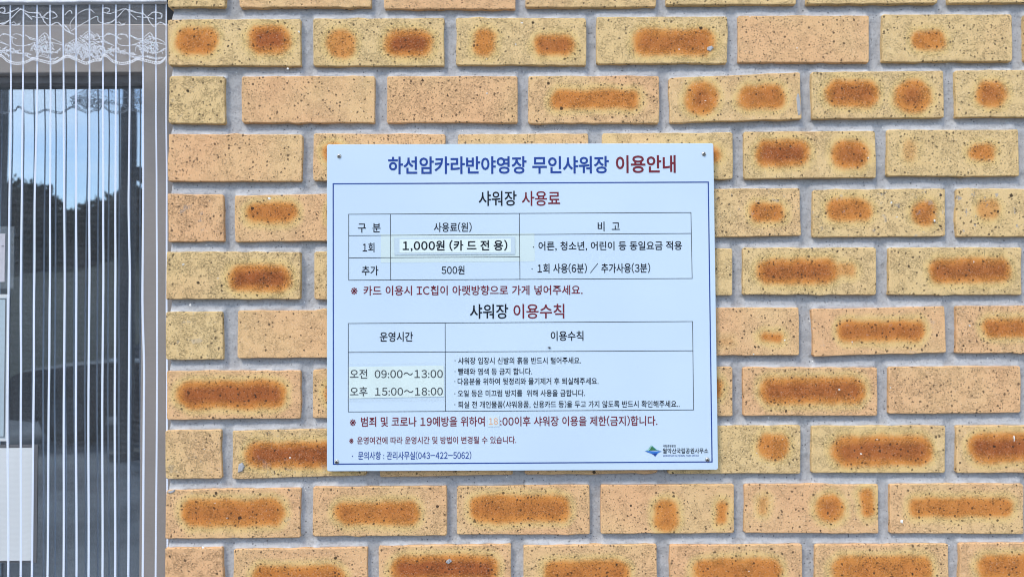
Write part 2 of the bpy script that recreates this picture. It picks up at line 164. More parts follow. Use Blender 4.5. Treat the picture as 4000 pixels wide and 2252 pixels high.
LACE = [[(-1003.8, 2018.1), (-1000.2, 2009.8), (-992.0, 2001.5), (-985.0, 2006.2), (-978.1, 2007.8), (-971.0, 2002.6), (-961.6, 1994.3), (-947.5, 1985.9)], [(-968.8, 2006.1), (-959.3, 1996.6), (-953.4, 1987.9)],
 [(-964.3, 2021.3), (-958.6, 2027.9), (-953.9, 2028.3), (-952.0, 2023.6)], [(-953.5, 1996.6), (-955.5, 2004.8), (-950.2, 2014.2), (-938.8, 2025.9), (-922.5, 2031.6), (-913.1, 2024.5)],
 [(-953.4, 1993.0), (-940.8, 2001.2), (-926.9, 2009.3), (-908.4, 2018.6), (-906.0, 2010.4), (-896.6, 2005.6), (-887.3, 2005.5), (-878.0, 2011.3), (-858.5, 2032.4)],
 [(-898.0, 2026.8), (-895.8, 2032.6), (-888.1, 2032.6), (-886.4, 2027.9), (-891.0, 2024.8)], [(-898.0, 2026.8), (-887.5, 2023.2), (-875.9, 2026.6), (-860.8, 2032.4)],
 [(-963.6, 1968.4), (-949.7, 1976.6), (-938.2, 1981.2), (-926.7, 1990.5), (-919.7, 1992.8), (-910.3, 1984.5), (-896.3, 1982.1)],
 [(-963.6, 1968.4), (-947.3, 1967.2), (-933.3, 1968.2), (-930.9, 1957.7), (-926.1, 1945.9), (-940.1, 1953.0), (-956.4, 1955.5), (-949.5, 1962.5), (-935.5, 1960.0)],
 [(-938.2, 1981.2), (-931.1, 1976.4), (-917.2, 1978.7), (-907.8, 1973.9), (-898.5, 1973.9), (-877.5, 1966.7)], [(-877.5, 1966.7), (-886.9, 1971.5), (-896.3, 1978.6), (-887.1, 1987.9), (-870.7, 1980.7), (-864.8, 1978.3)],
 [(-931.1, 1971.7), (-919.4, 1968.1), (-910.1, 1971.6)], [(-933.3, 1964.7), (-919.3, 1959.9), (-907.7, 1965.7)], [(-928.5, 1955.3), (-916.8, 1950.5), (-912.3, 1959.9), (-903.1, 1964.5), (-893.7, 1963.3)],
 [(-919.2, 1955.2), (-909.8, 1945.8), (-900.5, 1950.4), (-903.0, 1959.8), (-889.0, 1957.4), (-882.1, 1964.4)], [(-949.7, 1974.2), (-947.3, 1971.9), (-940.4, 1974.2), (-938.0, 1970.6)],
 [(-956.6, 1971.9), (-952.0, 1969.5), (-940.3, 1968.3)], [(-924.3, 1988.1), (-926.6, 1983.5), (-931.2, 1981.1), (-917.2, 1982.2), (-919.6, 1988.1), (-912.6, 1983.4)],
 [(-967.9, 1946.2), (-954.0, 1950.8), (-942.3, 1946.0)], [(-895.9, 1952.7), (-886.7, 1955.0), (-877.3, 1947.9)], [(-889.0, 1958.6), (-870.4, 1956.1), (-858.8, 1958.4)],
 [(-936.5, 1984.8), (-931.6, 1980.6), (-926.9, 1986.0), (-922.0, 1981.7), (-917.2, 1987.1), (-912.3, 1980.8), (-907.6, 1987.5), (-902.6, 1980.4)],
 [(-941.0, 1977.6), (-934.8, 1974.8), (-928.7, 1979.6), (-922.6, 1978.4), (-916.5, 1981.8), (-910.3, 1976.9), (-904.2, 1979.6), (-898.0, 1973.9)],
 [(-944.0, 1974.6), (-936.9, 1970.1), (-930.0, 1975.5), (-922.9, 1969.6), (-916.0, 1974.8), (-908.9, 1971.1), (-901.9, 1972.7), (-894.9, 1969.2)],
 [(-944.9, 1966.5), (-937.6, 1964.3), (-930.4, 1970.3), (-923.0, 1963.7), (-915.8, 1970.5), (-908.4, 1964.8), (-901.1, 1966.0), (-893.7, 1960.6)],
 [(-943.8, 1961.5), (-936.7, 1955.5), (-929.8, 1962.5), (-922.7, 1958.2), (-915.8, 1964.4), (-908.7, 1956.3), (-901.8, 1960.8), (-894.7, 1954.2)],
 [(-940.6, 1953.4), (-934.5, 1951.5), (-928.4, 1956.9), (-922.3, 1953.8), (-916.2, 1958.5), (-910.0, 1953.1), (-903.9, 1956.0), (-897.7, 1949.4)],
 [(-936.0, 1950.2), (-931.1, 1944.2), (-926.4, 1950.9), (-921.5, 1947.2), (-916.7, 1950.2), (-911.8, 1945.6), (-907.1, 1949.9), (-902.2, 1943.7)],
 [(-962.5, 1970.6), (-959.1, 1964.9), (-955.8, 1971.8), (-952.5, 1968.7), (-949.2, 1973.4), (-945.8, 1968.2), (-942.5, 1972.3), (-939.0, 1966.4)],
 [(-964.7, 1963.4), (-960.6, 1958.6), (-956.7, 1966.9), (-952.7, 1963.5), (-948.7, 1965.1), (-944.7, 1960.9), (-940.8, 1965.1), (-936.7, 1960.0)],
 [(-962.3, 1957.6), (-958.9, 1953.0), (-955.7, 1959.8), (-952.3, 1956.2), (-949.0, 1962.1), (-945.6, 1953.6), (-942.3, 1960.2), (-938.9, 1953.0)],
 [(-896.6, 2005.6), (-882.7, 2009.0), (-871.1, 2018.4), (-858.5, 2031.2), (-850.2, 2022.9), (-838.5, 2012.3)],
 [(-855.0, 2030.0), (-843.3, 2025.2), (-827.0, 2022.8), (-821.1, 2016.8), (-810.7, 2025.0), (-801.4, 2025.0), (-795.5, 2020.2), (-796.6, 2015.5), (-803.6, 2014.4)],
 [(-819.9, 2016.8), (-816.3, 2008.6), (-808.1, 2000.3), (-801.2, 2005.0), (-794.2, 2006.6), (-787.2, 2001.3), (-777.8, 1993.0), (-763.7, 1984.7)], [(-784.9, 2004.8), (-775.5, 1995.4), (-769.6, 1986.6)],
 [(-780.4, 2020.1), (-774.6, 2026.7), (-770.0, 2027.1), (-768.1, 2022.4)], [(-769.7, 1995.3), (-771.6, 2003.6), (-766.3, 2013.0), (-754.8, 2024.6), (-738.6, 2030.4), (-729.2, 2023.3)],
 [(-769.6, 1991.8), (-756.9, 2000.0), (-743.0, 2008.1), (-724.5, 2017.4), (-722.1, 2009.1), (-712.7, 2004.4), (-703.4, 2004.3), (-694.2, 2010.1), (-674.5, 2031.2)],
 [(-714.1, 2025.5), (-711.8, 2031.4), (-704.1, 2031.4), (-702.4, 2026.6), (-707.1, 2023.6)], [(-714.1, 2025.5), (-703.6, 2021.9), (-692.0, 2025.4), (-676.9, 2031.2)],
 [(-875.6, 2005.4), (-869.9, 2008.5), (-865.2, 2004.2), (-858.2, 2006.5)], [(-873.3, 2003.6), (-866.3, 2002.3), (-859.3, 2004.2)], [(-838.6, 2018.1), (-829.2, 2016.2), (-817.6, 2015.6), (-809.4, 2013.2)],
 [(-891.7, 1985.6), (-882.4, 1986.7), (-874.2, 1981.9), (-871.7, 1971.3), (-863.5, 1966.6), (-849.6, 1966.5), (-835.7, 1971.1)], [(-871.8, 1978.4), (-870.8, 1985.4), (-865.0, 1987.3), (-858.0, 1985.4), (-853.2, 1980.6)],
 [(-849.8, 1985.3), (-840.5, 1980.5), (-828.8, 1978.1), (-819.6, 1986.3), (-815.0, 1988.6), (-810.2, 1983.9), (-808.3, 1978.0)], [(-835.7, 1971.1), (-824.1, 1973.4), (-810.2, 1980.3), (-796.2, 1975.5), (-784.5, 1969.6)],
 [(-851.9, 1966.5), (-840.3, 1967.6), (-826.3, 1966.4), (-814.8, 1971.0), (-800.8, 1970.9), (-784.5, 1967.2)], [(-882.0, 1958.5), (-872.8, 1960.8), (-863.4, 1954.9), (-849.4, 1952.4), (-840.1, 1950.0)],
 [(-840.2, 1959.4), (-835.6, 1966.4), (-826.3, 1959.3), (-814.6, 1954.5), (-798.3, 1954.4), (-786.8, 1961.4)], [(-849.4, 1948.9), (-837.7, 1945.3), (-821.5, 1947.5), (-802.8, 1942.7), (-791.2, 1945.0)],
 [(-842.8, 1980.6), (-838.1, 1977.0), (-826.4, 1975.7), (-819.5, 1980.4), (-811.4, 1982.7)], [(-817.2, 1985.1), (-814.9, 1980.4), (-819.4, 1973.3), (-826.4, 1969.9)],
 [(-779.8, 1967.2), (-766.0, 1975.3), (-754.4, 1980.0), (-742.8, 1989.3), (-735.9, 1991.6), (-726.5, 1983.3), (-712.5, 1980.9)],
 [(-779.8, 1967.2), (-763.5, 1965.9), (-749.6, 1967.0), (-747.2, 1956.4), (-742.4, 1944.7), (-756.4, 1951.8), (-772.7, 1954.3), (-765.8, 1961.3), (-751.9, 1958.8)],
 [(-754.4, 1980.0), (-747.4, 1975.2), (-733.4, 1977.5), (-724.1, 1972.7), (-714.8, 1972.7), (-693.8, 1965.5)], [(-693.8, 1965.5), (-703.1, 1970.2), (-712.5, 1977.3), (-703.3, 1986.7), (-686.9, 1979.5), (-681.1, 1977.1)],
 [(-747.3, 1970.5), (-735.7, 1966.9), (-726.4, 1970.4)], [(-749.6, 1963.5), (-735.6, 1958.7), (-724.0, 1964.5)], [(-744.8, 1954.1), (-733.2, 1949.3), (-728.6, 1958.7), (-719.3, 1963.3), (-710.0, 1962.1)],
 [(-735.5, 1954.0), (-726.1, 1944.6), (-716.9, 1949.2), (-719.3, 1958.6), (-705.3, 1956.2), (-698.4, 1963.2)], [(-765.9, 1973.0), (-763.6, 1970.6), (-756.6, 1972.9), (-754.3, 1969.4)],
 [(-772.9, 1970.7), (-768.2, 1968.3), (-756.6, 1967.1)], [(-740.5, 1986.9), (-742.8, 1982.2), (-747.4, 1979.9), (-733.5, 1981.0), (-735.8, 1986.9), (-728.8, 1982.1)],
 [(-784.3, 1945.0), (-770.4, 1949.6), (-758.7, 1944.8)], [(-712.3, 1951.5), (-703.0, 1953.8), (-693.6, 1946.7)], [(-705.3, 1957.3), (-686.7, 1954.9), (-675.1, 1957.1)],
 [(-752.7, 1983.5), (-747.8, 1979.4), (-743.1, 1984.8), (-738.2, 1980.5), (-733.4, 1985.8), (-728.5, 1979.6), (-723.8, 1986.2), (-718.9, 1979.1)],
 [(-757.2, 1976.4), (-751.0, 1973.6), (-745.0, 1978.3), (-738.8, 1977.1), (-732.7, 1980.6), (-726.5, 1975.7), (-720.4, 1978.4), (-714.2, 1972.6)],
 [(-760.2, 1973.4), (-753.2, 1968.9), (-746.2, 1974.3), (-739.2, 1968.4), (-732.2, 1973.5), (-725.2, 1969.8), (-718.2, 1971.5), (-711.2, 1967.9)],
 [(-761.2, 1965.3), (-753.9, 1963.1), (-746.6, 1969.1), (-739.3, 1962.4), (-732.0, 1969.3), (-724.7, 1963.6), (-717.4, 1964.7), (-710.0, 1959.4)],
 [(-760.1, 1960.3), (-753.0, 1954.3), (-746.1, 1961.2), (-739.1, 1957.0), (-732.1, 1963.2), (-725.0, 1955.1), (-718.1, 1959.6), (-711.0, 1953.0)],
 [(-757.0, 1952.2), (-750.8, 1950.3), (-744.7, 1955.7), (-738.6, 1952.5), (-732.5, 1957.3), (-726.3, 1951.9), (-720.2, 1954.8), (-714.0, 1948.1)],
 [(-752.4, 1949.0), (-747.5, 1942.9), (-742.7, 1949.7), (-737.9, 1946.0), (-733.1, 1949.0), (-728.2, 1944.4), (-723.4, 1948.7), (-718.5, 1942.5)],
 [(-830.6, 1975.6), (-826.8, 1973.9), (-822.9, 1976.5), (-819.1, 1975.9), (-815.2, 1978.1), (-811.3, 1972.2), (-807.5, 1978.6), (-803.6, 1970.4)],
 [(-834.1, 1970.6), (-829.2, 1966.1), (-824.4, 1973.6), (-819.5, 1969.7), (-814.7, 1973.9), (-809.8, 1965.7), (-805.0, 1971.9), (-800.0, 1964.4)],
 [(-834.0, 1962.6), (-829.1, 1958.8), (-824.3, 1966.4), (-819.4, 1962.6), (-814.6, 1966.7), (-809.7, 1960.2), (-804.9, 1966.1), (-800.0, 1958.3)],
 [(-830.4, 1957.0), (-826.5, 1953.0), (-822.8, 1961.3), (-818.8, 1954.5), (-815.1, 1962.0), (-811.1, 1955.5), (-807.3, 1958.3), (-803.4, 1951.7)],
 [(-778.8, 1969.4), (-775.4, 1963.7), (-772.1, 1970.5), (-768.7, 1967.5), (-765.4, 1972.2), (-762.0, 1967.0), (-758.7, 1971.0), (-755.3, 1965.2)],
 [(-780.9, 1962.1), (-776.9, 1957.3), (-773.0, 1965.7), (-769.0, 1962.3), (-765.0, 1963.9), (-761.0, 1959.7), (-757.0, 1963.9), (-753.0, 1958.7)],
 [(-778.6, 1956.3), (-775.3, 1951.8), (-772.0, 1958.6), (-768.6, 1955.0), (-765.3, 1960.8), (-761.9, 1952.4), (-758.6, 1959.0), (-755.2, 1951.8)],
 [(-712.7, 2004.4), (-698.8, 2007.8), (-687.2, 2017.1), (-674.5, 2030.0), (-666.3, 2021.7), (-654.6, 2011.0)],
 [(-671.0, 2028.8), (-659.3, 2024.0), (-643.0, 2021.5), (-637.2, 2015.6), (-626.7, 2023.8), (-617.4, 2023.7), (-611.6, 2019.0), (-612.7, 2014.3), (-619.7, 2013.2)],
 [(-636.0, 2015.6), (-632.5, 2007.4), (-624.2, 1999.1), (-617.3, 2003.7), (-610.3, 2005.3), (-603.8, 2000.1), (-603.7, 1991.9), (-603.7, 1983.7)], [(-691.8, 2004.2), (-686.0, 2007.2), (-681.3, 2003.0), (-674.3, 2005.3)],
 [(-689.4, 2002.3), (-682.4, 2001.1), (-675.5, 2002.9)], [(-654.6, 2016.9), (-645.3, 2015.0), (-633.7, 2014.4), (-625.5, 2012.0)],
 [(-707.9, 1984.4), (-698.6, 1985.5), (-690.4, 1980.7), (-688.0, 1970.1), (-679.8, 1965.4), (-665.9, 1965.3), (-652.0, 1969.9)], [(-688.1, 1977.2), (-687.0, 1984.2), (-681.2, 1986.1), (-674.2, 1984.1), (-669.5, 1979.4)],
 [(-666.0, 1984.1), (-656.7, 1979.3), (-645.0, 1976.9), (-635.8, 1985.0), (-631.1, 1987.4), (-626.5, 1982.6), (-624.6, 1976.7)], [(-652.0, 1969.9), (-640.3, 1972.2), (-626.4, 1979.1), (-612.5, 1974.3), (-603.6, 1968.4)],
 [(-668.2, 1965.3), (-656.6, 1966.4), (-642.6, 1965.1), (-631.0, 1969.7), (-617.1, 1969.7), (-603.6, 1966.0)], [(-698.4, 1957.3), (-689.1, 1959.6), (-679.7, 1953.6), (-665.8, 1951.2), (-656.4, 1948.8)],
 [(-656.5, 1958.2), (-651.9, 1965.2), (-642.6, 1958.1), (-630.9, 1953.3), (-614.6, 1953.2), (-603.5, 1960.2)], [(-665.7, 1947.7), (-654.1, 1944.1), (-637.8, 1946.3), (-619.2, 1941.5), (-607.6, 1943.8)],
 [(-659.0, 1979.3), (-654.3, 1975.8), (-642.7, 1974.5), (-635.7, 1979.2), (-627.6, 1981.5)], [(-633.5, 1983.9), (-631.1, 1979.1), (-635.7, 1972.1), (-642.6, 1968.6)],
 [(-646.9, 1974.3), (-643.0, 1972.7), (-639.2, 1975.3), (-635.3, 1974.6), (-631.5, 1976.9), (-627.6, 1970.9), (-623.8, 1977.4), (-619.9, 1969.2)],
 [(-650.3, 1969.4), (-645.4, 1964.9), (-640.6, 1972.4), (-635.8, 1968.4), (-630.9, 1972.7), (-626.0, 1964.5), (-621.2, 1970.7), (-616.3, 1963.2)],
 [(-650.3, 1961.4), (-645.4, 1957.6), (-640.6, 1965.2), (-635.7, 1961.3), (-630.9, 1965.4), (-626.0, 1958.9), (-621.2, 1964.9), (-616.3, 1957.1)],
 [(-646.7, 1955.7), (-642.9, 1951.7), (-639.1, 1960.1), (-635.2, 1953.3), (-631.4, 1960.8), (-627.5, 1954.3), (-623.6, 1957.1), (-619.7, 1950.5)]]
SCALLOP = [(-977.1, 1936.9), (-967.8, 1942.7), (-957.4, 1946.1), (-949.3, 1942.5), (-939.9, 1939.0), (-925.9, 1933.7), (-912.0, 1938.8), (-900.4, 1939.9), (-895.9, 1946.9), (-888.9, 1945.6), (-879.5, 1937.4), (-865.5, 1933.1),
 (-849.2, 1934.8), (-837.7, 1940.1), (-830.7, 1940.1), (-819.0, 1937.0), (-802.7, 1933.3), (-793.5, 1935.6), (-784.2, 1941.4), (-773.8, 1944.9), (-765.6, 1941.3), (-756.3, 1937.7), (-742.3, 1932.5), (-728.4, 1937.5),
 (-716.8, 1938.6), (-712.2, 1945.6), (-705.2, 1944.4), (-695.9, 1936.2), (-681.9, 1931.8), (-665.6, 1933.6), (-654.1, 1938.9), (-647.1, 1938.9), (-635.4, 1935.8), (-619.1, 1932.1), (-609.9, 1934.4), (-603.4, 1941.4)]

# ------------------------------------------------------------------ node helpers
class NT:
    def __init__(self, name):
        self.m = bpy.data.materials.new(name); self.m.use_nodes = True
        self.t = self.m.node_tree; self.t.nodes.clear()
        self.out = self.t.nodes.new('ShaderNodeOutputMaterial')
    def n(self, kind, **kw):
        node = self.t.nodes.new(kind)
        for k, v in kw.items(): setattr(node, k, v)
        return node
    def put(self, sock, v):
        if isinstance(v, bpy.types.NodeSocket): self.t.links.new(v, sock)
        elif v is not None:
            if isinstance(v, (tuple, list)) and len(v) == 3 and sock.type == 'RGBA': v = (*v, 1)
            sock.default_value = v
    def math(self, op, a, b=None, c=None, clamp=False):
        nd = self.n('ShaderNodeMath', operation=op, use_clamp=clamp)
        self.put(nd.inputs[0], a); self.put(nd.inputs[1], b); self.put(nd.inputs[2], c)
        return nd.outputs[0]
    def smooth(self, v, lo, hi, a=0.0, b=1.0, kind='SMOOTHSTEP'):
        nd = self.n('ShaderNodeMapRange', interpolation_type=kind)
        self.put(nd.inputs['Value'], v); self.put(nd.inputs['From Min'], lo); self.put(nd.inputs['From Max'], hi)
        self.put(nd.inputs['To Min'], a); self.put(nd.inputs['To Max'], b)
        return nd.outputs['Result']
    def mix(self, f, a, b, blend='MIX'):
        nd = self.n('ShaderNodeMix', data_type='RGBA', blend_type=blend)
        self.put(nd.inputs['Factor'], f); self.put(nd.inputs['A'], a); self.put(nd.inputs['B'], b)
        return nd.outputs['Result']
    def noise(self, vec, scale, detail=2, rough=.5, col=False):
        nd = self.n('ShaderNodeTexNoise'); self.put(nd.inputs['Vector'], vec)
        nd.inputs['Scale'].default_value = scale; nd.inputs['Detail'].default_value = detail; nd.inputs['Roughness'].default_value = rough
        return nd.outputs['Color' if col else 'Fac']
    def voro(self, vec, scale, feature='F1', rnd=1.0):
        nd = self.n('ShaderNodeTexVoronoi', feature=feature); self.put(nd.inputs['Vector'], vec)
        nd.inputs['Scale'].default_value = scale; nd.inputs['Randomness'].default_value = rnd
        return nd
    def vmath(self, op, a, b=None):
        nd = self.n('ShaderNodeVectorMath', operation=op); self.put(nd.inputs[0], a); self.put(nd.inputs[1], b)
        return nd.outputs['Value'] if op in ('LENGTH', 'DOT_PRODUCT') else nd.outputs['Vector']
    def attr(self, name, out='Fac'):
        nd = self.n('ShaderNodeAttribute', attribute_type='OBJECT', attribute_name=name)
        return nd.outputs[out]
    def co(self): return self.n('ShaderNodeTexCoord').outputs['Object']
    def bump(self, h, dist, strength=1.0, normal=None):
        nd = self.n('ShaderNodeBump'); self.put(nd.inputs['Height'], h)
        nd.inputs['Distance'].default_value = dist; nd.inputs['Strength'].default_value = strength
        if normal is not None: self.put(nd.inputs['Normal'], normal)
        return nd.outputs['Normal']
    def pbr(self, color, rough=.8, metal=0.0, normal=None, spec=.5, **kw):
        nd = self.n('ShaderNodeBsdfPrincipled'); self.put(nd.inputs['Base Color'], color)
        self.put(nd.inputs['Roughness'], rough); self.put(nd.inputs['Metallic'], metal)
        nd.inputs['Specular IOR Level'].default_value = spec
        if normal is not None: self.put(nd.inputs['Normal'], normal)
        for k, v in kw.items(): self.put(nd.inputs[k], v)
        return nd.outputs['BSDF']
    def finish(self, shader): self.t.links.new(shader, self.out.inputs['Surface']); return self.m

def simple(name, col, rough=.6, metal=0.0, spec=.5, var=0.0, vscale=20, bump=0.0, bscale=200):
    m = NT(name); c = col; nrm = None
    if var:
        n_ = m.noise(m.co(), vscale, 4)
        c = m.mix(m.smooth(n_, .35, .65, kind='LINEAR'), tuple(x * (1 - var) for x in col), tuple(min(1, x * (1 + var)) for x in col))
    if bump: nrm = m.bump(m.noise(m.co(), bscale, 3), bump)
    return m.finish(m.pbr(c, rough, metal, nrm, spec))

# ---- brick: clay body from pinkish buff to straw yellow, flash marks, pores, torn wire-cut skin
def brick_material():
    m = NT('fired_clay_brick'); co = m.co()
    rnd = m.n('ShaderNodeObjectInfo').outputs['Random']
    off = m.n('ShaderNodeCombineXYZ'); m.put(off.inputs[0], m.math('MULTIPLY', rnd, 37.0)); m.put(off.inputs[1], m.math('MULTIPLY', rnd, 11.0)); m.put(off.inputs[2], m.math('MULTIPLY', rnd, 23.0))
    p = m.vmath('ADD', co, off.outputs[0])
    tone, rough, fleck = m.attr('tone'), m.attr('skin'), m.attr('fleck')
    sep = m.n('ShaderNodeSeparateXYZ'); m.put(sep.inputs[0], co)
    warpn = m.n('ShaderNodeSeparateColor'); m.put(warpn.inputs[0], m.noise(p, 24, 2, .5, True))
    grit = m.noise(p, 700, 2, .6)
    x = m.math('ADD', sep.outputs[0], m.math('MULTIPLY', m.math('SUBTRACT', warpn.outputs[0], .5), .017))
    z = m.math('ADD', sep.outputs[2], m.math('MULTIPLY', m.math('SUBTRACT', warpn.outputs[1], .5), .011))
    mask = halo = core = None
    for i in (1, 2, 3):
        a = m.n('ShaderNodeSeparateXYZ'); m.put(a.inputs[0], m.attr('spot%d' % i, 'Vector'))
        b = m.n('ShaderNodeSeparateXYZ'); m.put(b.inputs[0], m.attr('size%d' % i, 'Vector'))
        ax = m.math('ABSOLUTE', m.math('SUBTRACT', x, a.outputs[0])); az = m.math('ABSOLUTE', m.math('SUBTRACT', z, a.outputs[1]))
        r = m.math('MULTIPLY', m.math('MINIMUM', b.outputs[0], b.outputs[1]), .92)
        qx = m.math('MAXIMUM', m.math('ADD', m.math('SUBTRACT', ax, b.outputs[0]), r), 0.0)
        qz = m.math('MAXIMUM', m.math('ADD', m.math('SUBTRACT', az, b.outputs[1]), r), 0.0)
        d = m.math('SUBTRACT', m.math('SQRT', m.math('ADD', m.math('MULTIPLY', qx, qx), m.math('MULTIPLY', qz, qz))), r)
        d = m.math('ADD', d, m.math('MULTIPLY', m.math('SUBTRACT', grit, .5), .007))
        s = a.outputs[2]
        k = m.math('MULTIPLY', m.smooth(d, .0055, -.0080), m.smooth(s, 0.0, .5, kind='LINEAR'))
        h = m.math('MULTIPLY', m.smooth(d, .016, .001), m.smooth(s, 0.0, .4, kind='LINEAR'))
        cc = m.math('MULTIPLY', m.smooth(m.math('DIVIDE', d, b.outputs[1]), -.12, -.78), m.smooth(s, .45, .92, .12, 1.0, 'LINEAR'))
        mask = k if mask is None else m.math('MAXIMUM', mask, k)
        halo = h if halo is None else m.math('MAXIMUM', halo, h)
        core = cc if core is None else m.math('MAXIMUM', core, cc)
    mottle = m.noise(p, 14, 4, .6)
    pink = m.mix(mottle, (.79, .440, .222), (.765, .475, .245))
    yel = m.mix(mottle, (.73, .500, .225), (.79, .575, .290))
    t = m.math('ADD', tone, m.math('MULTIPLY', m.math('SUBTRACT', m.noise(p, 6, 3), .5), .9), clamp=True)
    base = m.mix(m.smooth(t, .15, .75), pink, yel)
    base = m.mix(m.math('MULTIPLY', halo, .85), base, (.77, .535, .215))
    orange = m.mix(m.noise(p, 40, 3), (.66, .220, .042), (.69, .29, .065))
    base = m.mix(m.math('MULTIPLY', mask, .95), base, orange)
    base = m.mix(m.math('MULTIPLY', core, m.math('MULTIPLY', mask, .82)), base, (.30, .070, .026))
    # grain
    base = m.mix(m.smooth(grit, .42, .70, 0.0, .26), base, m.mix(.72, base, (.12, .07, .04)))
    base = m.mix(m.smooth(m.noise(p, 500, 2), .58, .72, 0.0, .22), base, (.90, .80, .62))
    # small cell pores
    wv = m.n('ShaderNodeVectorMath', operation='SCALE'); m.put(wv.inputs[0], m.noise(p, 260, 2, .5, True)); wv.inputs['Scale'].default_value = .0045
    pw = m.vmath('ADD', p, wv.outputs['Vector'])
    v1 = m.voro(pw, 165); c1 = m.n('ShaderNodeSeparateColor'); m.put(c1.inputs[0], v1.outputs['Color'])
    pore = m.math('LESS_THAN', v1.outputs['Distance'], m.smooth(c1.outputs[0], .45, 1.0, .0, .34, 'LINEAR'))
    v2 = m.voro(pw, 48); c2 = m.n('ShaderNodeSeparateColor'); m.put(c2.inputs[0], v2.outputs['Color'])
    hole = m.math('LESS_THAN', v2.outputs['Distance'], m.smooth(c2.outputs[0], .58, 1.0, .0, .15, 'LINEAR'))
    v3 = m.voro(pw, 340); c3 = m.n('ShaderNodeSeparateColor'); m.put(c3.inputs[0], v3.outputs['Color'])
    dot = m.math('LESS_THAN', v3.outputs['Distance'], m.smooth(c3.outputs[1], .45, 1.0, .0, .42, 'LINEAR'))
    # torn skin: short slanting tears
    mp = m.n('ShaderNodeMapping'); m.put(mp.inputs['Vector'], p); mp.inputs['Scale'].default_value = (210, 210, 440); mp.inputs['Rotation'].default_value = (0, .22, 0)
    tn = m.n('ShaderNodeTexNoise'); m.put(tn.inputs['Vector'], mp.outputs['Vector']); tn.inputs['Scale'].default_value = 1.0; tn.inputs['Detail'].default_value = 3; tn.inputs['Roughness'].default_value = .6
    tear = m.smooth(m.math('ABSOLUTE', m.math('SUBTRACT', tn.outputs['Fac'], .47)), .038, .006)
    gate = m.smooth(m.noise(p, 55, 2), .40, .58)
    tear = m.math('MULTIPLY', m.math('MULTIPLY', tear, gate), m.smooth(rough, .1, 1.0, .25, 1.0, 'LINEAR'))
    mp2 = m.n('ShaderNodeMapping'); m.put(mp2.inputs['Vector'], p); mp2.inputs['Scale'].default_value = (260, 260, 30)
    drag = m.smooth(m.noise(mp2.outputs['Vector'], 1.0, 2), .66, .76)
    drag = m.math('MULTIPLY', drag, m.smooth(m.noise(p, 26, 2), .5, .68))
    dark = m.math('MAXIMUM', m.math('MULTIPLY', tear, .44), m.math('MAXIMUM', m.math('MULTIPLY', pore, .85), m.math('MAXIMUM', hole, m.math('MULTIPLY', dot, .52))))
    dark = m.math('MAXIMUM', dark, m.math('MULTIPLY', drag, .40))
    col = m.mix(m.math('MULTIPLY', dark, .92), base, (.045, .030, .022))
    # grey cement splashes and pale grit
    fl = m.math('MULTIPLY', m.smooth(m.noise(p, 60, 3, .65), .62, .68), m.smooth(fleck, 0.0, .4, kind='LINEAR'))
    col = m.mix(m.math('MULTIPLY', fl, .7), col, (.33, .33, .35))
    v4 = m.voro(pw, 42); c4 = m.n('ShaderNodeSeparateColor'); m.put(c4.inputs[0], v4.outputs['Color'])
    white = m.math('LESS_THAN', v4.outputs['Distance'], m.smooth(c4.outputs[2], .82, 1.0, .0, .085, 'LINEAR'))
    col = m.mix(white, col, (.85, .82, .74))
    h = m.math('SUBTRACT', m.math('MULTIPLY', m.noise(p, 260, 4, .7), m.smooth(rough, 0, 1, .5, 1.0, 'LINEAR')), m.math('MULTIPLY', dark, .9))
    h = m.math('ADD', h, m.math('MULTIPLY', white, .6))
    return m.finish(m.pbr(col, .88, 0, m.bump(h, .0019, .95), .12))

def mortar_material():
    m = NT('cement_mortar'); co = m.co()
    n1 = m.noise(co, 8, 4); n2 = m.noise(co, 230, 3, .65)
    c = m.mix(m.smooth(n1, .3, .7, kind='LINEAR'), (.375, .375, .382), (.46, .46, .465))
    st = m.n('ShaderNodeMapping'); m.put(st.inputs['Vector'], co); st.inputs['Scale'].default_value = (9, 1, 120)
    c = m.mix(m.smooth(m.noise(st.outputs['Vector'], 1.0, 3), .42, .68, 0.0, .5), c, (.44, .44, .445))
    c = m.mix(m.smooth(n2, .48, .68, 0.0, .42), c, (.19, .19, .195))
    c = m.mix(m.smooth(m.noise(co, 150, 3, .6), .56, .74, 0.0, .45), c, (.55, .55, .55))
    c = m.mix(m.smooth(m.noise(co, 5, 4, .6), .54, .68, 0.0, .28), c, (.24, .23, .22))
    v = m.voro(co, 210); cv = m.n('ShaderNodeSeparateColor'); m.put(cv.inputs[0], v.outputs['Color'])
    pit = m.math('LESS_THAN', v.outputs['Distance'], m.smooth(cv.outputs[0], .7, 1.0, 0.0, .28, 'LINEAR'))
    c = m.mix(m.math('MULTIPLY', pit, .7), c, (.07, .07, .08))
    v2 = m.voro(co, 120); cv2 = m.n('ShaderNodeSeparateColor'); m.put(cv2.inputs[0], v2.outputs['Color'])
    wh = m.math('LESS_THAN', v2.outputs['Distance'], m.smooth(cv2.outputs[1], .9, 1.0, 0.0, .14, 'LINEAR'))
    c = m.mix(wh, c, (.75, .75, .72))
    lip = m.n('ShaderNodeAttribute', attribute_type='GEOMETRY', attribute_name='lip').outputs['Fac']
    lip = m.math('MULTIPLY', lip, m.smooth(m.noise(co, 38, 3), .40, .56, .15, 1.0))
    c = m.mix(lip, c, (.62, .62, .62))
    h = m.math('SUBTRACT', m.noise(co, 300, 4, .7), m.math('MULTIPLY', pit, .8))
    return m.finish(m.pbr(c, .93, 0, m.bump(h, .0016, .9), .15))

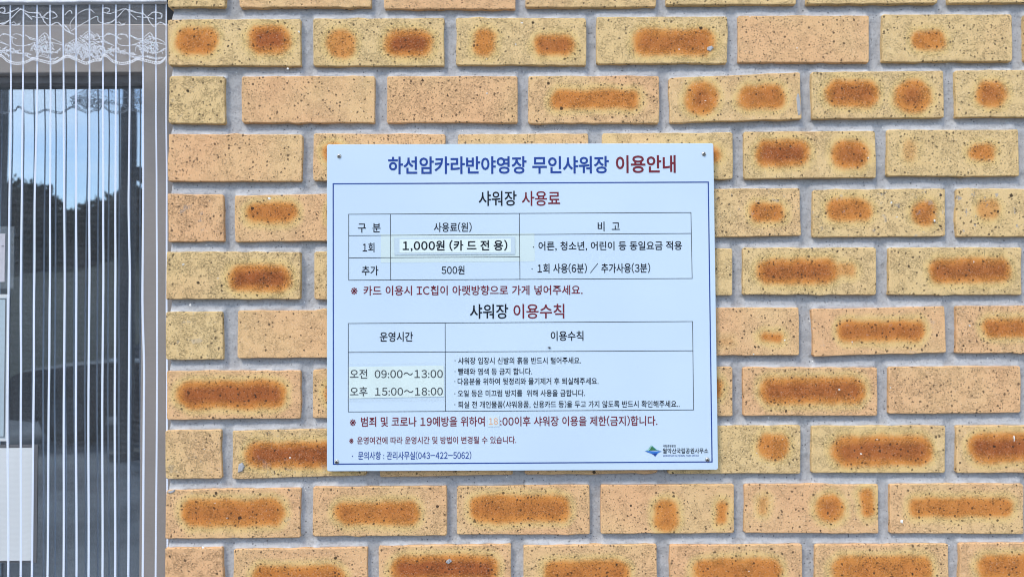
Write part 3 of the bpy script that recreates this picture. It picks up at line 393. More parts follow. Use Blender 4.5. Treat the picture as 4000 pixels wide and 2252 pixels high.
def panel_material():
    m = NT('white_sign_panel'); co = m.co()
    n = m.noise(co, 3.5, 2)
    c = m.mix(m.smooth(n, .3, .7), (.525, .650, .765), (.560, .685, .795))
    c = m.mix(m.smooth(m.noise(co, 55, 5, .7), .66, .80, 0.0, .18), c, (.45, .50, .55))
    return m.finish(m.pbr(c, .42, 0, m.bump(m.noise(co, 9, 2), .0008, .3), .4))

def net_material(name, cov, scale=620.0, thick=.20):
    m = NT(name); co = m.co()
    mp = m.n('ShaderNodeMapping'); m.put(mp.inputs['Vector'], co); mp.inputs['Scale'].default_value = (1.0, .0001, .78)
    v = m.voro(mp.outputs['Vector'], scale, 'DISTANCE_TO_EDGE', .28)
    thread = m.smooth(v.outputs['Distance'], thick, thick * .4)
    a = m.math('MULTIPLY', thread, m.smooth(m.noise(co, 12, 3), .3, .7, cov * .8, cov * 1.2, 'LINEAR'))
    d = m.n('ShaderNodeBsdfDiffuse'); m.put(d.inputs['Color'], (.80, .82, .86))
    tl = m.n('ShaderNodeBsdfTranslucent'); m.put(tl.inputs['Color'], (.78, .80, .84))
    ms = m.n('ShaderNodeMixShader'); ms.inputs[0].default_value = .35; m.put(ms.inputs[1], d.outputs[0]); m.put(ms.inputs[2], tl.outputs[0])
    tr = m.n('ShaderNodeBsdfTransparent')
    mx = m.n('ShaderNodeMixShader'); m.put(mx.inputs[0], a); m.put(mx.inputs[1], tr.outputs[0]); m.put(mx.inputs[2], ms.outputs[0])
    return m.finish(mx.outputs[0])

def cloth(name, col, transl=.3, alpha=1.0, glints=False):
    m = NT(name); co = m.co()
    c = m.mix(m.smooth(m.noise(co, 900, 2), .35, .65), tuple(x * .86 for x in col), col)
    if glints:
        gl = m.math('GREATER_THAN', m.noise(co, 420, 2), .67)
        c = m.mix(m.math('MULTIPLY', gl, m.smooth(m.noise(co, 26, 2), .48, .60)), c, (.50, .95, .98))
    d = m.n('ShaderNodeBsdfDiffuse'); m.put(d.inputs['Color'], c)
    tl = m.n('ShaderNodeBsdfTranslucent'); m.put(tl.inputs['Color'], c)
    ms = m.n('ShaderNodeMixShader'); ms.inputs[0].default_value = transl; m.put(ms.inputs[1], d.outputs[0]); m.put(ms.inputs[2], tl.outputs[0])
    if alpha < 1:
        tr = m.n('ShaderNodeBsdfTransparent'); mx = m.n('ShaderNodeMixShader')
        a = m.smooth(m.noise(co, 700, 2), .30, .62, alpha * .5, min(1, alpha * 1.4))
        m.put(mx.inputs[0], a); m.put(mx.inputs[1], tr.outputs[0]); m.put(mx.inputs[2], ms.outputs[0]); return m.finish(mx.outputs[0])
    return m.finish(ms.outputs[0])

def glass_material():
    m = NT('coated_window_glass')
    lw = m.n('ShaderNodeLayerWeight'); lw.inputs['Blend'].default_value = .5
    fac = m.smooth(lw.outputs['Facing'], 0.0, 1.0, GLASS_REFL, .9, 'LINEAR')
    gl = m.n('ShaderNodeBsdfGlossy'); gl.inputs['Roughness'].default_value = .012; m.put(gl.inputs['Color'], (.74, .88, 1.0))
    nb = m.bump(m.noise(m.co(), 2.2, 2), .0012, .25); m.put(gl.inputs['Normal'], nb)
    tr = m.n('ShaderNodeBsdfTransparent'); m.put(tr.inputs['Color'], (.22, .26, .29))
    mx = m.n('ShaderNodeMixShader'); m.put(mx.inputs[0], fac); m.put(mx.inputs[1], tr.outputs[0]); m.put(mx.inputs[2], gl.outputs[0])
    return m.finish(mx.outputs[0])
GLASS_REFL = .30

def tape_material(name, col, a):
    m = NT(name); co = m.co()
    d = m.pbr(col, .25, 0, m.bump(m.noise(co, 60, 2), .0004, .5), .5)
    tr = m.n('ShaderNodeBsdfTransparent'); mx = m.n('ShaderNodeMixShader')
    m.put(mx.inputs[0], m.smooth(m.noise(co, 45, 3), .3, .7, a * .8, a * 1.2, 'LINEAR')); m.put(mx.inputs[1], tr.outputs[0]); m.put(mx.inputs[2], d)
    return m.finish(mx.outputs[0])

MAT = dict(
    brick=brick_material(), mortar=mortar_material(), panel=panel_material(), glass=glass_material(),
    navy=simple('navy_print', (.016, .055, .27), .5, spec=.2), ink=simple('black_print', (.006, .008, .016), .5, spec=.2),
    red=simple('dark_red_print', (.165, .018, .030), .5, spec=.2), grey_ink=simple('laser_print', (.012, .014, .018), .6, spec=.2),
    peach=simple('faded_print', (.76, .40, .22), .6, spec=.2),
    label=simple('label_paper', (.68, .79, .76), .5, var=.02), papers=simple('notice_paper', (.68, .70, .70), .7, var=.03, vscale=6),
    pink_paper=simple('pink_notice_paper', (.66, .61, .66), .7), sky_print=simple('pale_blue_print', (.42, .52, .57), .5, var=.05, vscale=5),
    tape=simple('yellowed_tape', (.585, .700, .700), .4, var=.02), tape2=simple('grey_tape', (.50, .61, .68), .4, var=.02), sticker=simple('sticker_paper', (.60, .71, .76), .5), tape3=tape_material('clear_tape', (.62, .70, .74), .10),
    steel=simple('zinc_screw', (.50, .48, .44), .35, .9), slot=simple('screw_recess', (.02, .02, .02), .7),
    frame=simple('grey_aluminium_frame', (.265, .240, .222), .45, 0, var=.04, vscale=8), gasket=simple('dark_gasket', (.10, .10, .105), .6),
    housing=simple('dark_track', (.030, .028, .026), .7, var=.2), sealant=simple('grey_sealant', (.30, .30, .31), .8),
    header=simple('white_header_tape', (.60, .61, .63), .8, var=.06, vscale=60, bump=.0004, bscale=900),
    net=net_material('net_weave', .12), lace_net=net_material('lace_net_weave', .20, 560.0, .22),
    ribbon=cloth('white_ribbon', (.78, .84, .97), .08), ribbon_sheer=cloth('white_ribbon', (.70, .74, .90), .3),
    lace=cloth('lace_thread', (.80, .82, .87), .2, .75, True), trim=cloth('lace_trim_thread', (.86, .87, .90), .2),
    room=simple('room_wall', (.17, .175, .18), .9, var=.1, vscale=3), fly=simple('fly_body', (.012, .010, .010), .4),
    green=simple('logo_green', (.035, .17, .06), .5), pale_green=simple('logo_pale_green', (.30, .55, .50), .5), blue=simple('logo_blue', (.03, .17, .55), .5),
    teal=simple('logo_teal', (.06, .28, .30), .5),
)

# ------------------------------------------------------------------ object helpers
def mesh_obj(name, verts, faces, mat, parent=None, loc=(0, 0, 0), smooth=False):
    me = bpy.data.meshes.new(name); me.from_pydata([tuple(v) for v in verts], [], faces); me.update()
    if mat: me.materials.append(mat)
    if smooth: me.polygons.foreach_set('use_smooth', [True] * len(me.polygons))
    o = bpy.data.objects.new(name, me); COL.objects.link(o); o.location = loc
    if parent: o.parent = parent
    return o
def bm_obj(name, bm, mat, parent=None, loc=(0, 0, 0), smooth=False):
    me = bpy.data.meshes.new(name); bm.to_mesh(me); bm.free()
    if mat: me.materials.append(mat)
    if smooth: me.polygons.foreach_set('use_smooth', [True] * len(me.polygons))
    o = bpy.data.objects.new(name, me); COL.objects.link(o); o.location = loc
    if parent: o.parent = parent
    return o
def box(bm, x0, x1, y0, y1, z0, z1, bevel=0.0):
    r = bmesh.ops.create_cube(bm, size=1.0)
    for v in r['verts']:
        v.co = Vector((x0 + (v.co.x + .5) * (x1 - x0), y0 + (v.co.y + .5) * (y1 - y0), z0 + (v.co.z + .5) * (z1 - z0)))
    if bevel:
        es = list({e for v in r['verts'] for e in v.link_edges})
        bmesh.ops.bevel(bm, geom=es, offset=bevel, segments=2, affect='EDGES', profile=.6)
def box_obj(name, b, mat, parent=None, bevel=0.0):
    bm = bmesh.new(); box(bm, *b, bevel=bevel); return bm_obj(name, bm, mat, parent)
def cyl(bm, c, r, h, axis='Z', seg=16, r2=None):
    rot = {'Z': Matrix(), 'Y': Matrix.Rotation(math.pi / 2, 4, 'X'), 'X': Matrix.Rotation(math.pi / 2, 4, 'Y')}[axis]
    bmesh.ops.create_cone(bm, cap_ends=True, segments=seg, radius1=r, radius2=r if r2 is None else r2, depth=h, matrix=Matrix.Translation(c) @ rot)
def empty(name, loc=(0, 0, 0), rot=(0, 0, 0)):
    o = bpy.data.objects.new(name, None); o.empty_display_size = .1; COL.objects.link(o); o.location = loc; o.rotation_euler = rot; return o
def tag(o, label=None, cat=None, group=None, kind=None):
    if label: o['label'] = label
    if cat: o['category'] = cat
    if group: o['group'] = group
    if kind: o['kind'] = kind
    return o

FONT = bpy.data.fonts.load('<builtin>')
txt = bpy.data.curves.new('lettering', 'FONT'); txt.font = FONT; txt.resolution_u = 3; txt.dimensions = '2D'
tob = bpy.data.objects.new('lettering_source', txt); COL.objects.link(tob)
GLYPH = {}
def glyph(ch, off):
    """one character as a flat outline; digits and Latin letters are taken from the same face as the Hangul"""
    wide = ch.isascii() and (ch.isalnum() or ch in '()~-/')
    key = (ch, off)
    if key not in GLYPH:
        txt.body = chr(ord(ch) + 0xFEE0) if wide else ch
        txt.offset = off; bpy.context.view_layer.update()
        me = tob.evaluated_get(bpy.context.evaluated_depsgraph_get()).to_mesh()
        nv = len(me.vertices); co = np.empty(nv * 3); me.vertices.foreach_get('co', co); co = co.reshape(-1, 3)[:, :2].copy()
        faces = [tuple(p.vertices) for p in me.polygons]
        if wide or ch in ',.:':
            w = co[:, 0].max() - co[:, 0].min(); pad = .045 if ch not in ',.:' else .06
            if ch in '~-': pad = .04
            if ch == '1': pad = .10
            co[:, 0] += pad - co[:, 0].min(); adv = w + 2 * pad
        elif ch == '\u203b': co[:, 0] -= co[:, 0].min(); adv = co[:, 0].max()
        else: adv = .92
        GLYPH[key] = (co, faces, adv)
        tob.evaluated_get(bpy.context.evaluated_depsgraph_get()).to_mesh_clear()
    return GLYPH[key]
for e in TEXTS + HOURS + [PRICE, EIGHTEEN]:
    for ch in e[0]:
        if ch != ' ': glyph(ch, e[6])

# ------------------------------------------------------------------ ground
def ground_material():
    m = NT('asphalt_ground'); co = m.co()
    c = m.mix(m.smooth(m.noise(co, 1.1, 5, .6), .38, .60), (.07, .072, .076), (.17, .175, .18))  # dark patches in the asphalt colour stand in for shadow streaks
    c = m.mix(m.smooth(m.noise(co, 180, 3), .45, .7, 0, .6), c, (.08, .08, .085))
    return m.finish(m.pbr(c, .9, 0, m.bump(m.noise(co, 120, 4), .004, .6)))
g = mesh_obj('ground', [(-400, -400, 0), (400, -400, 0), (400, 400, 0), (-400, 400, 0)], [(0, 1, 2, 3)], ground_material())
tag(g, kind='structure')

# ------------------------------------------------------------------ brick wall
EDGE = -0.5965          # the wall ends here, against the door opening
wall = tag(empty('brick_wall', (0, 0, 0)), 'buff clay brick wall with orange flash marks and wide grey mortar joints beside the glazed door', 'wall')

def outline(q, rnd, step=17.0, jit=.35):
    """uneven closed outline in mm of a quad lt, rt, rb, lb with small rounded corners"""
    pts = []
    for i in range(4):
        a, b = np.array(q[i]), np.array(q[(i + 1) % 4]); d = b - a; L = np.linalg.norm(d); t = d / L; n = np.array([-t[1], t[0]])
        c = rnd.uniform(1.2, 3.2); n_ = max(3, int(L / step)); bow = rnd.uniform(-.6, .6)
        ss = np.linspace(c, L - rnd.uniform(1.2, 3.2), n_)
        for j, s in enumerate(ss):
            k = 0 if j in (0, n_ - 1) else 1
            off = k * (rnd.normal(0, jit) + bow * math.sin(math.pi * s / L))
            if k and rnd.random() < .035: off -= rnd.uniform(.8, 2.0)       # chipped arris
            pts.append(a + t * s + n * (-off))
    return np.array(pts)

def brick_mesh(q, proud, rnd):
    cen = np.mean(np.array(q), axis=0); o = outline(q, rnd); n = len(o); o = o - cen
    tilt = rnd.normal(0, .0025, 2)
    def ring(scale_in, y, t=True):
        d = np.linalg.norm(o, axis=1, keepdims=True); half = np.array([max(abs(o[:, 0])), max(abs(o[:, 1]))])
        p = o * (1 - scale_in / half)
        return [(x / 1000, (y + (x * tilt[0] + z * tilt[1] if t else 0)) / 1000, z / 1000) for x, z in p]
    v = ring(1.5, -proud) + ring(.5, -proud + .45) + ring(0, -proud + 1.5) + ring(0, 100, False)
    f = []
    for k in range(3):
        for i in range(n):
            j = (i + 1) % n
            f.append((k * n + i, (k + 1) * n + i, (k + 1) * n + j, k * n + j))
    f.append(tuple(range(n)))
    return v, f, cen

brick_quads = []
def add_brick(q, spots, tone, skin, fleck, parent, rnd):
    proud = rnd.uniform(-.6, 1.2)
    v, f, cen = brick_mesh(q, proud, rnd)
    o = mesh_obj('brick', v, f, MAT['brick'], parent, (cen[0] / 1000, 0, cen[1] / 1000))
    o['tone'] = float(tone); o['skin'] = float(skin); o['fleck'] = float(fleck)
    for i in range(3):
        if i < len(spots):
            x, z, hx, hz, s = spots[i]
            o['spot%d' % (i + 1)] = [(x - cen[0]) / 1000, (z - cen[1]) / 1000, float(s)]; o['size%d' % (i + 1)] = [hx / 1000, hz / 1000, 0.0]
        else:
            o['spot%d' % (i + 1)] = [9.0, 9.0, 0.0]; o['size%d' % (i + 1)] = [.01, .01, 0.0]
    return o
brnd = np.random.default_rng(21)
for q, spots, tone, skin, fleck in BRICKS:
    add_brick(q, spots, tone, skin, fleck, wall, brnd); brick_quads.append(q)

# courses outside the picture, so that the wall goes on as one sees it: one joined mesh
def far_bricks():
    V, Fc = [], []
    rows = []
    pitch_z, pitch_x, h, w = 100.6, 246.5, 82.0, 228.0
    ztop0 = 2112.3; zrow10 = 1012.0 + 100 * 0
    def put(x0, x1, zt, zb):
        q = [(x0, zt), (x1, zt), (x1, zb), (x0, zb)]
        v, f, cen = brick_mesh(q, brnd.uniform(-.6, 1.2), brnd)
        b = len(V); V.extend([(a[0] + cen[0] / 1000, a[1], a[2] + cen[1] / 1000) for a in v]); Fc.extend([tuple(i + b for i in ff) for ff in f])
        brick_quads.append(q)
    def course(zt, xs, xe, odd):
        x = xs; first = True
        while x < xe:
            ww = 110 if (first and odd) else w
            put(x, min(x + ww, xe), zt, zt - h); x += ww + (pitch_x - w); first = False
    for k in range(1, 9): course(2112.3 + pitch_z * k, -596.5 if k > 2 else -596.5, 1650, k % 2 == 1)
    for k in range(1, 10): course(1094 - pitch_z * k, -596.5, 1650, k % 2 == 1)
    # right-hand continuation of the measured courses
    rowsd = {}
    for q, *_ in BRICKS:
        zc = np.mean([p[1] for p in q]); key = round((2071 - zc) / 101.0)
        rowsd.setdefault(key, []).append(q)
    for key, qs in rowsd.items():
        e = max(qs, key=lambda q: q[1][0]); x = e[1][0] + 18; zt, zb = e[1][1], e[2][1]
        while x < 1650: put(x, min(x + w, 1650), zt, zb); x += pitch_x
    # left of the door opening
    for k in range(29):
        zt = 2919 - pitch_z * k - 8
        if zt - h < 20: break
        course(zt, -2400, -1650, k % 2 == 0)
    return V, Fc
fv, ff = far_bricks()
fb = mesh_obj('brick_courses', fv, ff, MAT['brick'], wall); fb['kind'] = 'stuff'
fb['tone'] = .5; fb['skin'] = .5; fb['fleck'] = 0.0
for i in (1, 2, 3): fb['spot%d' % i] = [90.0, 90.0, 0.0]; fb['size%d' % i] = [.01, .01, 0.0]

# mortar: struck joints, flush on the brick below and set back under the brick above
def mortar_mesh():
    st = 2.5
    xs = np.arange(EDGE * 1000 + 3.0, 1152, st); zs = np.arange(985, 2112, st)
    X, Z = np.meshgrid(xs, zs)
    du = np.full(X.shape, 999.0); dd = np.full(X.shape, 999.0); inside = np.zeros(X.shape, bool)
    for q in brick_quads:
        x0, x1 = min(q[0][0], q[3][0]), max(q[1][0], q[2][0]); zt, zb = (q[0][1] + q[1][1]) / 2, (q[2][1] + q[3][1]) / 2
        if zt < 900 or zb > 2200: continue
        i0, i1 = np.searchsorted(xs, x0), np.searchsorted(xs, x1)
        if i1 <= i0: continue
        xx = xs[i0:i1]; t = np.clip((xx - q[0][0]) / (q[1][0] - q[0][0]), 0, 1)
        T = (q[0][1] * (1 - t) + q[1][1] * t)[None, :]; Bm = (q[3][1] * (1 - t) + q[2][1] * t)[None, :]
        zz = Z[:, i0:i1]
        a = np.where(zz <= Bm, Bm - zz, 999); du[:, i0:i1] = np.minimum(du[:, i0:i1], a)
        b = np.where(zz >= T, zz - T, 999); dd[:, i0:i1] = np.minimum(dd[:, i0:i1], b)
        inside[:, i0:i1] |= (zz < T) & (zz > Bm)
    tot = du + dd
    t = np.clip(dd / np.maximum(tot, 1), 0, 1)
    Y = np.where(tot < 42, 2.8 + 8.6 * t ** .8, 9.4)
    Y = np.where(inside, 6.0, Y)
    for _ in range(2):
        Y = (Y + np.roll(Y, 1, 0) + np.roll(Y, -1, 0) + np.roll(Y, 1, 1) + np.roll(Y, -1, 1)) / 5
    def sm(shape, it):
        n = rng.normal(0, 1, shape)
        for _ in range(it): n = (n + np.roll(n, 1, 0) + np.roll(n, -1, 0) + np.roll(n, 1, 1) + np.roll(n, -1, 1)) / 5
        return n / n.std()
    Y += sm(Y.shape, 2) * .22 + sm(Y.shape, 14) * .55
    Y = np.maximum(Y, 1.4)
    Y[:, 0] = 60                                             # the return of the joint into the opening
    nz, nx = X.shape
    Xe = X.copy(); Xe[:, 0] = xs[1] - .3
    V = np.stack([Xe, Y, Z], -1).reshape(-1, 3) / 1000
    i = np.arange(nz - 1)[:, None] * nx + np.arange(nx - 1)[None, :]
    F = np.stack([i, i + 1, i + nx + 1, i + nx], -1).reshape(-1, 4)
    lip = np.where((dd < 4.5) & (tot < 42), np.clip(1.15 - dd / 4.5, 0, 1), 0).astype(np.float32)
    return V, F, lip.ravel()
mv, mf, mlip = mortar_mesh()
me = bpy.data.meshes.new('mortar'); me.vertices.add(len(mv)); me.vertices.foreach_set('co', mv.ravel())
me.loops.add(mf.size); me.loops.foreach_set('vertex_index', mf.ravel().astype(np.int32))
me.polygons.add(len(mf)); me.polygons.foreach_set('loop_start', np.arange(0, mf.size, 4, dtype=np.int32)); me.polygons.foreach_set('loop_total', np.full(len(mf), 4, dtype=np.int32))
me.polygons.foreach_set('use_smooth', np.ones(len(mf), bool)); me.update(); me.materials.append(MAT['mortar'])
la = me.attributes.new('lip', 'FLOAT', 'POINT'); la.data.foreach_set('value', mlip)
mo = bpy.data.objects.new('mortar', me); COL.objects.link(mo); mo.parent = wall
# mortar of the courses outside the picture and the block work behind
bm = bmesh.new()
box(bm, EDGE + .004, 1.66, .007, .099, 2.110, 2.96); box(bm, EDGE + .004, 1.66, .007, .099, .0, .986); box(bm, 1.150, 1.66, .0072, .099, .9865, 2.1095)
box(bm, -2.41, -1.654, .007, .099, .0, 2.96)
bm_obj('joint_filling', bm, MAT['mortar'], wall)
bm = bmesh.new()
box(bm, EDGE + .001, 1.66, .1015, .25, .0, 2.96); box(bm, -2.41, -1.651, .1015, .25, .0, 2.96); box(bm, -1.6505, EDGE, .03, .25, 2.30, 2.96)
bm_obj('block_core', bm, MAT['mortar'], wall)

# lime crumbs and cement smears stuck to the wall
speck = simple('lime_crumb', (.86, .84, .78), .9, bump=.001, bscale=300)
for x, z, rx, rz in CRUMBS:
    bm = bmesh.new(); bmesh.ops.create_icosphere(bm, subdivisions=2, radius=1)
    for v in bm.verts:
        k = random.uniform(.65, 1.3); v.co = Vector((v.co.x * rx * k, v.co.y * .9 * k, v.co.z * rz * k)) / 1000
    bm_obj('lime_crumb', bm, speck, wall, (x / 1000, .0002 if z else 0, z / 1000))
for pts in SMEARS:
    n = len(pts); c = np.mean(pts, axis=0)
    V = [(c[0] / 1000, -.0022, c[1] / 1000)] + [((c[0] + (p[0] - c[0]) * .7) / 1000, -.0020, (c[1] + (p[1] - c[1]) * .8) / 1000) for p in pts] + [(p[0] / 1000, -.0006, p[1] / 1000) for p in pts]
    F = [(0, 1 + i, 1 + (i + 1) % n) for i in range(n)] + [(1 + i, 1 + n + i, 1 + n + (i + 1) % n, 1 + (i + 1) % n) for i in range(n)]
    mesh_obj('cement_smear', V, F, MAT['mortar'], wall)

# ------------------------------------------------------------------ room behind the glass
bm = bmesh.new(); box(bm, -2.4, 1.6, .26, 3.0, .02, 2.6)
for f in bm.faces: f.normal_flip()
ff_ = [f for f in bm.faces if abs(f.calc_center_median().y - .26) < .01]
bmesh.ops.delete(bm, geom=ff_, context='FACES')
room = bm_obj('interior_wall', bm, MAT['room']); tag(room, kind='structure')

# ------------------------------------------------------------------ glazed door
door = tag(empty('sliding_door', (-1.12, .13, 0)), 'grey aluminium framed glazed door with dark reflecting pane behind the net curtain', 'door')
DX = 1.12
def dpart(name, b, mat, bevel=.002):
    o = box_obj(name, b, MAT[mat], None, bevel); o.parent = door; o.matrix_parent_inverse = Matrix.Translation((DX, -.13, 0)); return o
dpart('frame_stile', (-.7048, -.5985, .130, .210, .0, 2.0516), 'frame')
dpart('frame_stile', (-1.6490, -1.585, .130, .210, .0, 2.0516), 'frame')
dpart('frame_head', (-1.5848, -.7050, .1305, .210, 1.9584, 2.0516), 'frame')
dpart('frame_sill', (-1.5848, -.7050, .1305, .210, .0, .09), 'frame')
dpart('gasket', (-1.5848, -.7050, .150, .177, 1.9440, 1.9580), 'gasket', 0)
dpart('gasket', (-.7082, -.7052, .155, .175, .0905, 1.9438), 'gasket', 0)
dpart('track_housing', (-1.6490, -.5985, .185, .245, 2.0520, 2.299), 'housing')
dpart('track_rail', (-1.6490, -.5985, .150, .1845, 2.0600, 2.0670), 'housing', 0)
dpart('sealant', (-.5982, -.5950, .1320, .160, .0, 2.050), 'sealant', 0)
dpart('glass_pane', (-1.5845, -.7084, .170, .176, .0905, 1.9438), 'glass', 0)

# ------------------------------------------------------------------ notices stuck on the glass
def sheet(name, b, y, mat, parent=None, th=.0008, bulge=0.0):
    x0, z0, x1, z1 = [v / 1000 for v in b]
    nx = 8; V = []; F = []
    for k in range(2):
        for j in range(nx + 1):
            for i in range(nx + 1):
                u, v = i / nx, j / nx
                V.append((x0 + (x1 - x0) * u, y - k * th - bulge * math.sin(math.pi * u) * (.4 + .6 * v), z0 + (z1 - z0) * v))
    n = (nx + 1) ** 2
    for j in range(nx):
        for i in range(nx):
            a = j * (nx + 1) + i
            F.append((a, a + nx + 1, a + nx + 2, a + 1)); F.append((n + a, n + a + 1, n + a + nx + 2, n + a + nx + 1))
    o = mesh_obj(name, V, F, MAT[mat], parent); return o
n1 = sheet('paper_notice', (-1200.0, 1559.9, -990.8, 1654.1), .1690, 'pink_paper')
tag(n1, 'small pinkish paper notice under clear tape, topmost on the glass', 'notice')
tp = sheet('clear_tape', (-1212.0, 1546.3, -972.7, 1668.2), .1680, 'tape3', n1, .0001)
bm = bmesh.new(); box(bm, -.9965, -.9925, .1673, .1678, 1.6290, 1.6303); bm_obj('lettering', bm, MAT['ink'], n1)
n2 = sheet('framed_notice', (-1200.0, 1251.1, -980.5, 1535.8), .1687, 'papers')
tag(n2, 'white bordered notice with a pale blue face, between the pink notice and the blank sheet', 'notice')
sheet('printed_face', (-1195.0, 1257.0, -985.6, 1529.3), .1676, 'sky_print', n2, .0003)
bm = bmesh.new()
box(bm, -.9875, -.9862, .1666, .1671, 1.2590, 1.5273); box(bm, -1.193, -.9876, .1666, .1671, 1.2590, 1.2603); box(bm, -1.193, -.9876, .1666, .1671, 1.5260, 1.5273)
bm_obj('printed_border', bm, MAT['gasket'], n2)
n3 = sheet('paper_sheet', (-1220.0, 1022.4, -931.8, 1238.3), .1665, 'papers', None, .0008, .003)
tag(n3, 'blank white paper sheet, lowest and largest of the papers on the glass', 'paper')
shade_sheet = sheet('painted_shade_border', (-1224.0, 1017.0, -922.5, 1244.0), .1692, 'gasket', n3, .0004)  # dark sheet drawn in for the paper's shadow and reflection on the glass

# ------------------------------------------------------------------ net curtain
curtain = tag(empty('net_curtain', (-.95, .012, 2.04)), 'sheer net curtain with white ribbon stripes and lace valance in front of the glazed door', 'curtain')
CINV = Matrix.Translation((.95, -.012, -2.04))
def cpart(o): o.parent = curtain; o.matrix_parent_inverse = CINV; return o
def wave(x, z):
    k = min(1.0, max(0.0, (2.04 - z) / .5))
    return .012 + k * (.0035 * math.sin(x * 41 + z * 1.3) + .0025 * math.sin(x * 83 + 1.0 + z * 2.1))
# ribbons first (their paths also tell the net's right edge)
RB = RIBBONS
def path(pts, z):
    zz = [p[1] / 1000 for p in pts]; xx = [p[0] / 1000 for p in pts]
    if z >= zz[0]: return xx[0]
    for i in range(len(zz) - 1):
        if z <= zz[i] and z >= zz[i + 1]:
            t = (zz[i] - z) / (zz[i] - zz[i + 1]); t = t * t * (3 - 2 * t)
            return xx[i] + (xx[i + 1] - xx[i]) * t
    return xx[-1] + (xx[-1] - xx[-2]) * (zz[-1] - z) / .4
def make_ribbon(pts, hw, mat, dx=0.0):
    V, F = [], []; z = 2.0400; i = 0
    while z > .42:
        x = path(pts, z) + dx; y = wave(x, z) - .0007
        if i % 2: w = hw * 1.0
        else: w = hw * .74
        t = min(1.0, (2.04 - z) / .5); w *= .72 + .28 * t
        V += [(x - w, y, z), (x, y - .0004, z), (x + w, y, z)]
        if i: a = 3 * i; F += [(a - 3, a - 2, a + 1, a), (a - 2, a - 1, a + 2, a + 1)]
        z -= .0021; i += 1
    return cpart(mesh_obj('ribbon', V, F, mat))
gap = (RB[1][0][0] - RB[0][0][0]) / 1000
for i, pts in enumerate(RB):
    make_ribbon(pts, .0021 if i < 11 else .0018, MAT['ribbon'])
for k in range(1, 15): make_ribbon(RB[0], .0021, MAT['ribbon'], -gap * k)
V, F = [], []; nx, nz = 150, 60
for j in range(nz + 1):
    z = 2.0400 - 1.62 * j / nz; xr = path(RB[12], z)
    for i in range(nx + 1):
        x = -1.600 + (xr + 1.600) * i / nx; V.append((x, wave(x, z), z))
for j in range(nz):
    for i in range(nx):
        a = j * (nx + 1) + i; F.append((a, a + 1, a + nx + 2, a + nx + 1))
cpart(mesh_obj('net', V, F, MAT['net'], smooth=True))
# header tape, with a raised seam and small puckers
V, F = [], []; n = 240
for i in range(n + 1):
    x = -1.63 + (-.6005 + 1.63) * i / n; pk = .0012 * math.sin(x * 70) * math.sin(x * 23) + .0005 * math.sin(x * 310)
    for y, z in ((.0125, 2.0405), (.0050 + pk, 2.0410), (.0040 + pk, 2.0440), (.0048 + pk, 2.0446), (.0035 + pk, 2.0620), (.0045 + pk, 2.095), (.0125, 2.096)): V.append((x, y, z))
for i in range(n):
    for k in range(6): a = i * 7 + k; F.append((a, a + 7, a + 8, a + 1))
cpart(mesh_obj('header_band', V, F, MAT['header'], smooth=True))
# lace valance: dense net, vines and leaves, scalloped trim
SC = [(x / 1000, z / 1000) for x, z in SCALLOP]
per = SC[17][0] - SC[0][0]
first = SC[0][0]
left_part = [(x - per * k, z) for k in (3, 2, 1) for x, z in SC[:17] if x - per * k > -1.62]
pts = sorted(left_part + SC)
def catmull(p, n):
    out = []
    for i in range(len(p) - 1):
        a = p[max(i - 1, 0)]; b = p[i]; c = p[i + 1]; d = p[min(i + 2, len(p) - 1)]
        for s in range(n):
            t = s / n
            out.append(tuple(.5 * ((2 * b[k]) + (-a[k] + c[k]) * t + (2 * a[k] - 5 * b[k] + 4 * c[k] - d[k]) * t * t + (-a[k] + 3 * b[k] - 3 * c[k] + d[k]) * t ** 3) for k in range(2)))
    out.append(p[-1]); return out
scp = catmull(pts, 8)
V, F = [], []
for i, (x, z) in enumerate(scp):
    for k in range(5): zz = z + (2.040 - z) * k / 4; V.append((x, wave(x, zz) - .0030, zz))
    if i:
        for k in range(4): a = (i - 1) * 5 + k; F.append((a, a + 5, a + 6, a + 1))
cpart(mesh_obj('valance_net', V, F, MAT['lace_net'], smooth=True))
def stroke(V, F, p, w, y, closed=False):
    b = len(V); n = len(p)
    for i in range(n):
        a = p[max(0, i - 1)]; c = p[min(n - 1, i + 1)]; dx, dz = c[0] - a[0], c[1] - a[1]; L = math.hypot(dx, dz) or 1e-6
        ww = w * (random.uniform(.75, 1.25)); nx_, nz_ = -dz / L * ww, dx / L * ww
        V += [(p[i][0] + nx_, y, p[i][1] + nz_), (p[i][0] - nx_, y - .0002, p[i][1] - nz_)]
        if i: k = b + 2 * i; F.append((k - 2, k - 1, k + 1, k))
V, F = [], []
lper = .790 * 0 + per
for st in LACE:
    p = [(x / 1000, z / 1000) for x, z in st]
    c = catmull(p, 6) if len(p) > 2 else p
    low = sum(q[1] for q in p) / len(p) < 1.966
    stroke(V, F, c, .0006 if not low else .0006, .0078)
    if low:                                             # leaves filled with stitches
        for r_ in range(3):
            ox, oz = random.uniform(-.003, .003), random.uniform(-.0035, .0035)
            stroke(V, F, [(a + ox * math.sin(i * .35), b_ + oz * math.sin(i * .5 + 1)) for i, (a, b_) in enumerate(c)], .0004, .0074)
        for i in range(0, len(c) - 1, 2):
            if random.random() < .5:
                a = c[i]; L = random.uniform(.002, .007); an = random.uniform(.6, 2.4)
                stroke(V, F, [a, (a[0] + L * math.cos(an) * .6, a[1] - L * math.sin(an))], .00045, .0076)
    else:
        ox, oz = random.uniform(-.0014, .0014), random.uniform(-.002, .002)
        if random.random() < .6: stroke(V, F, [(a + ox, b_ + oz * math.sin(i * .4)) for i, (a, b_) in enumerate(c)], .0005, .0074)
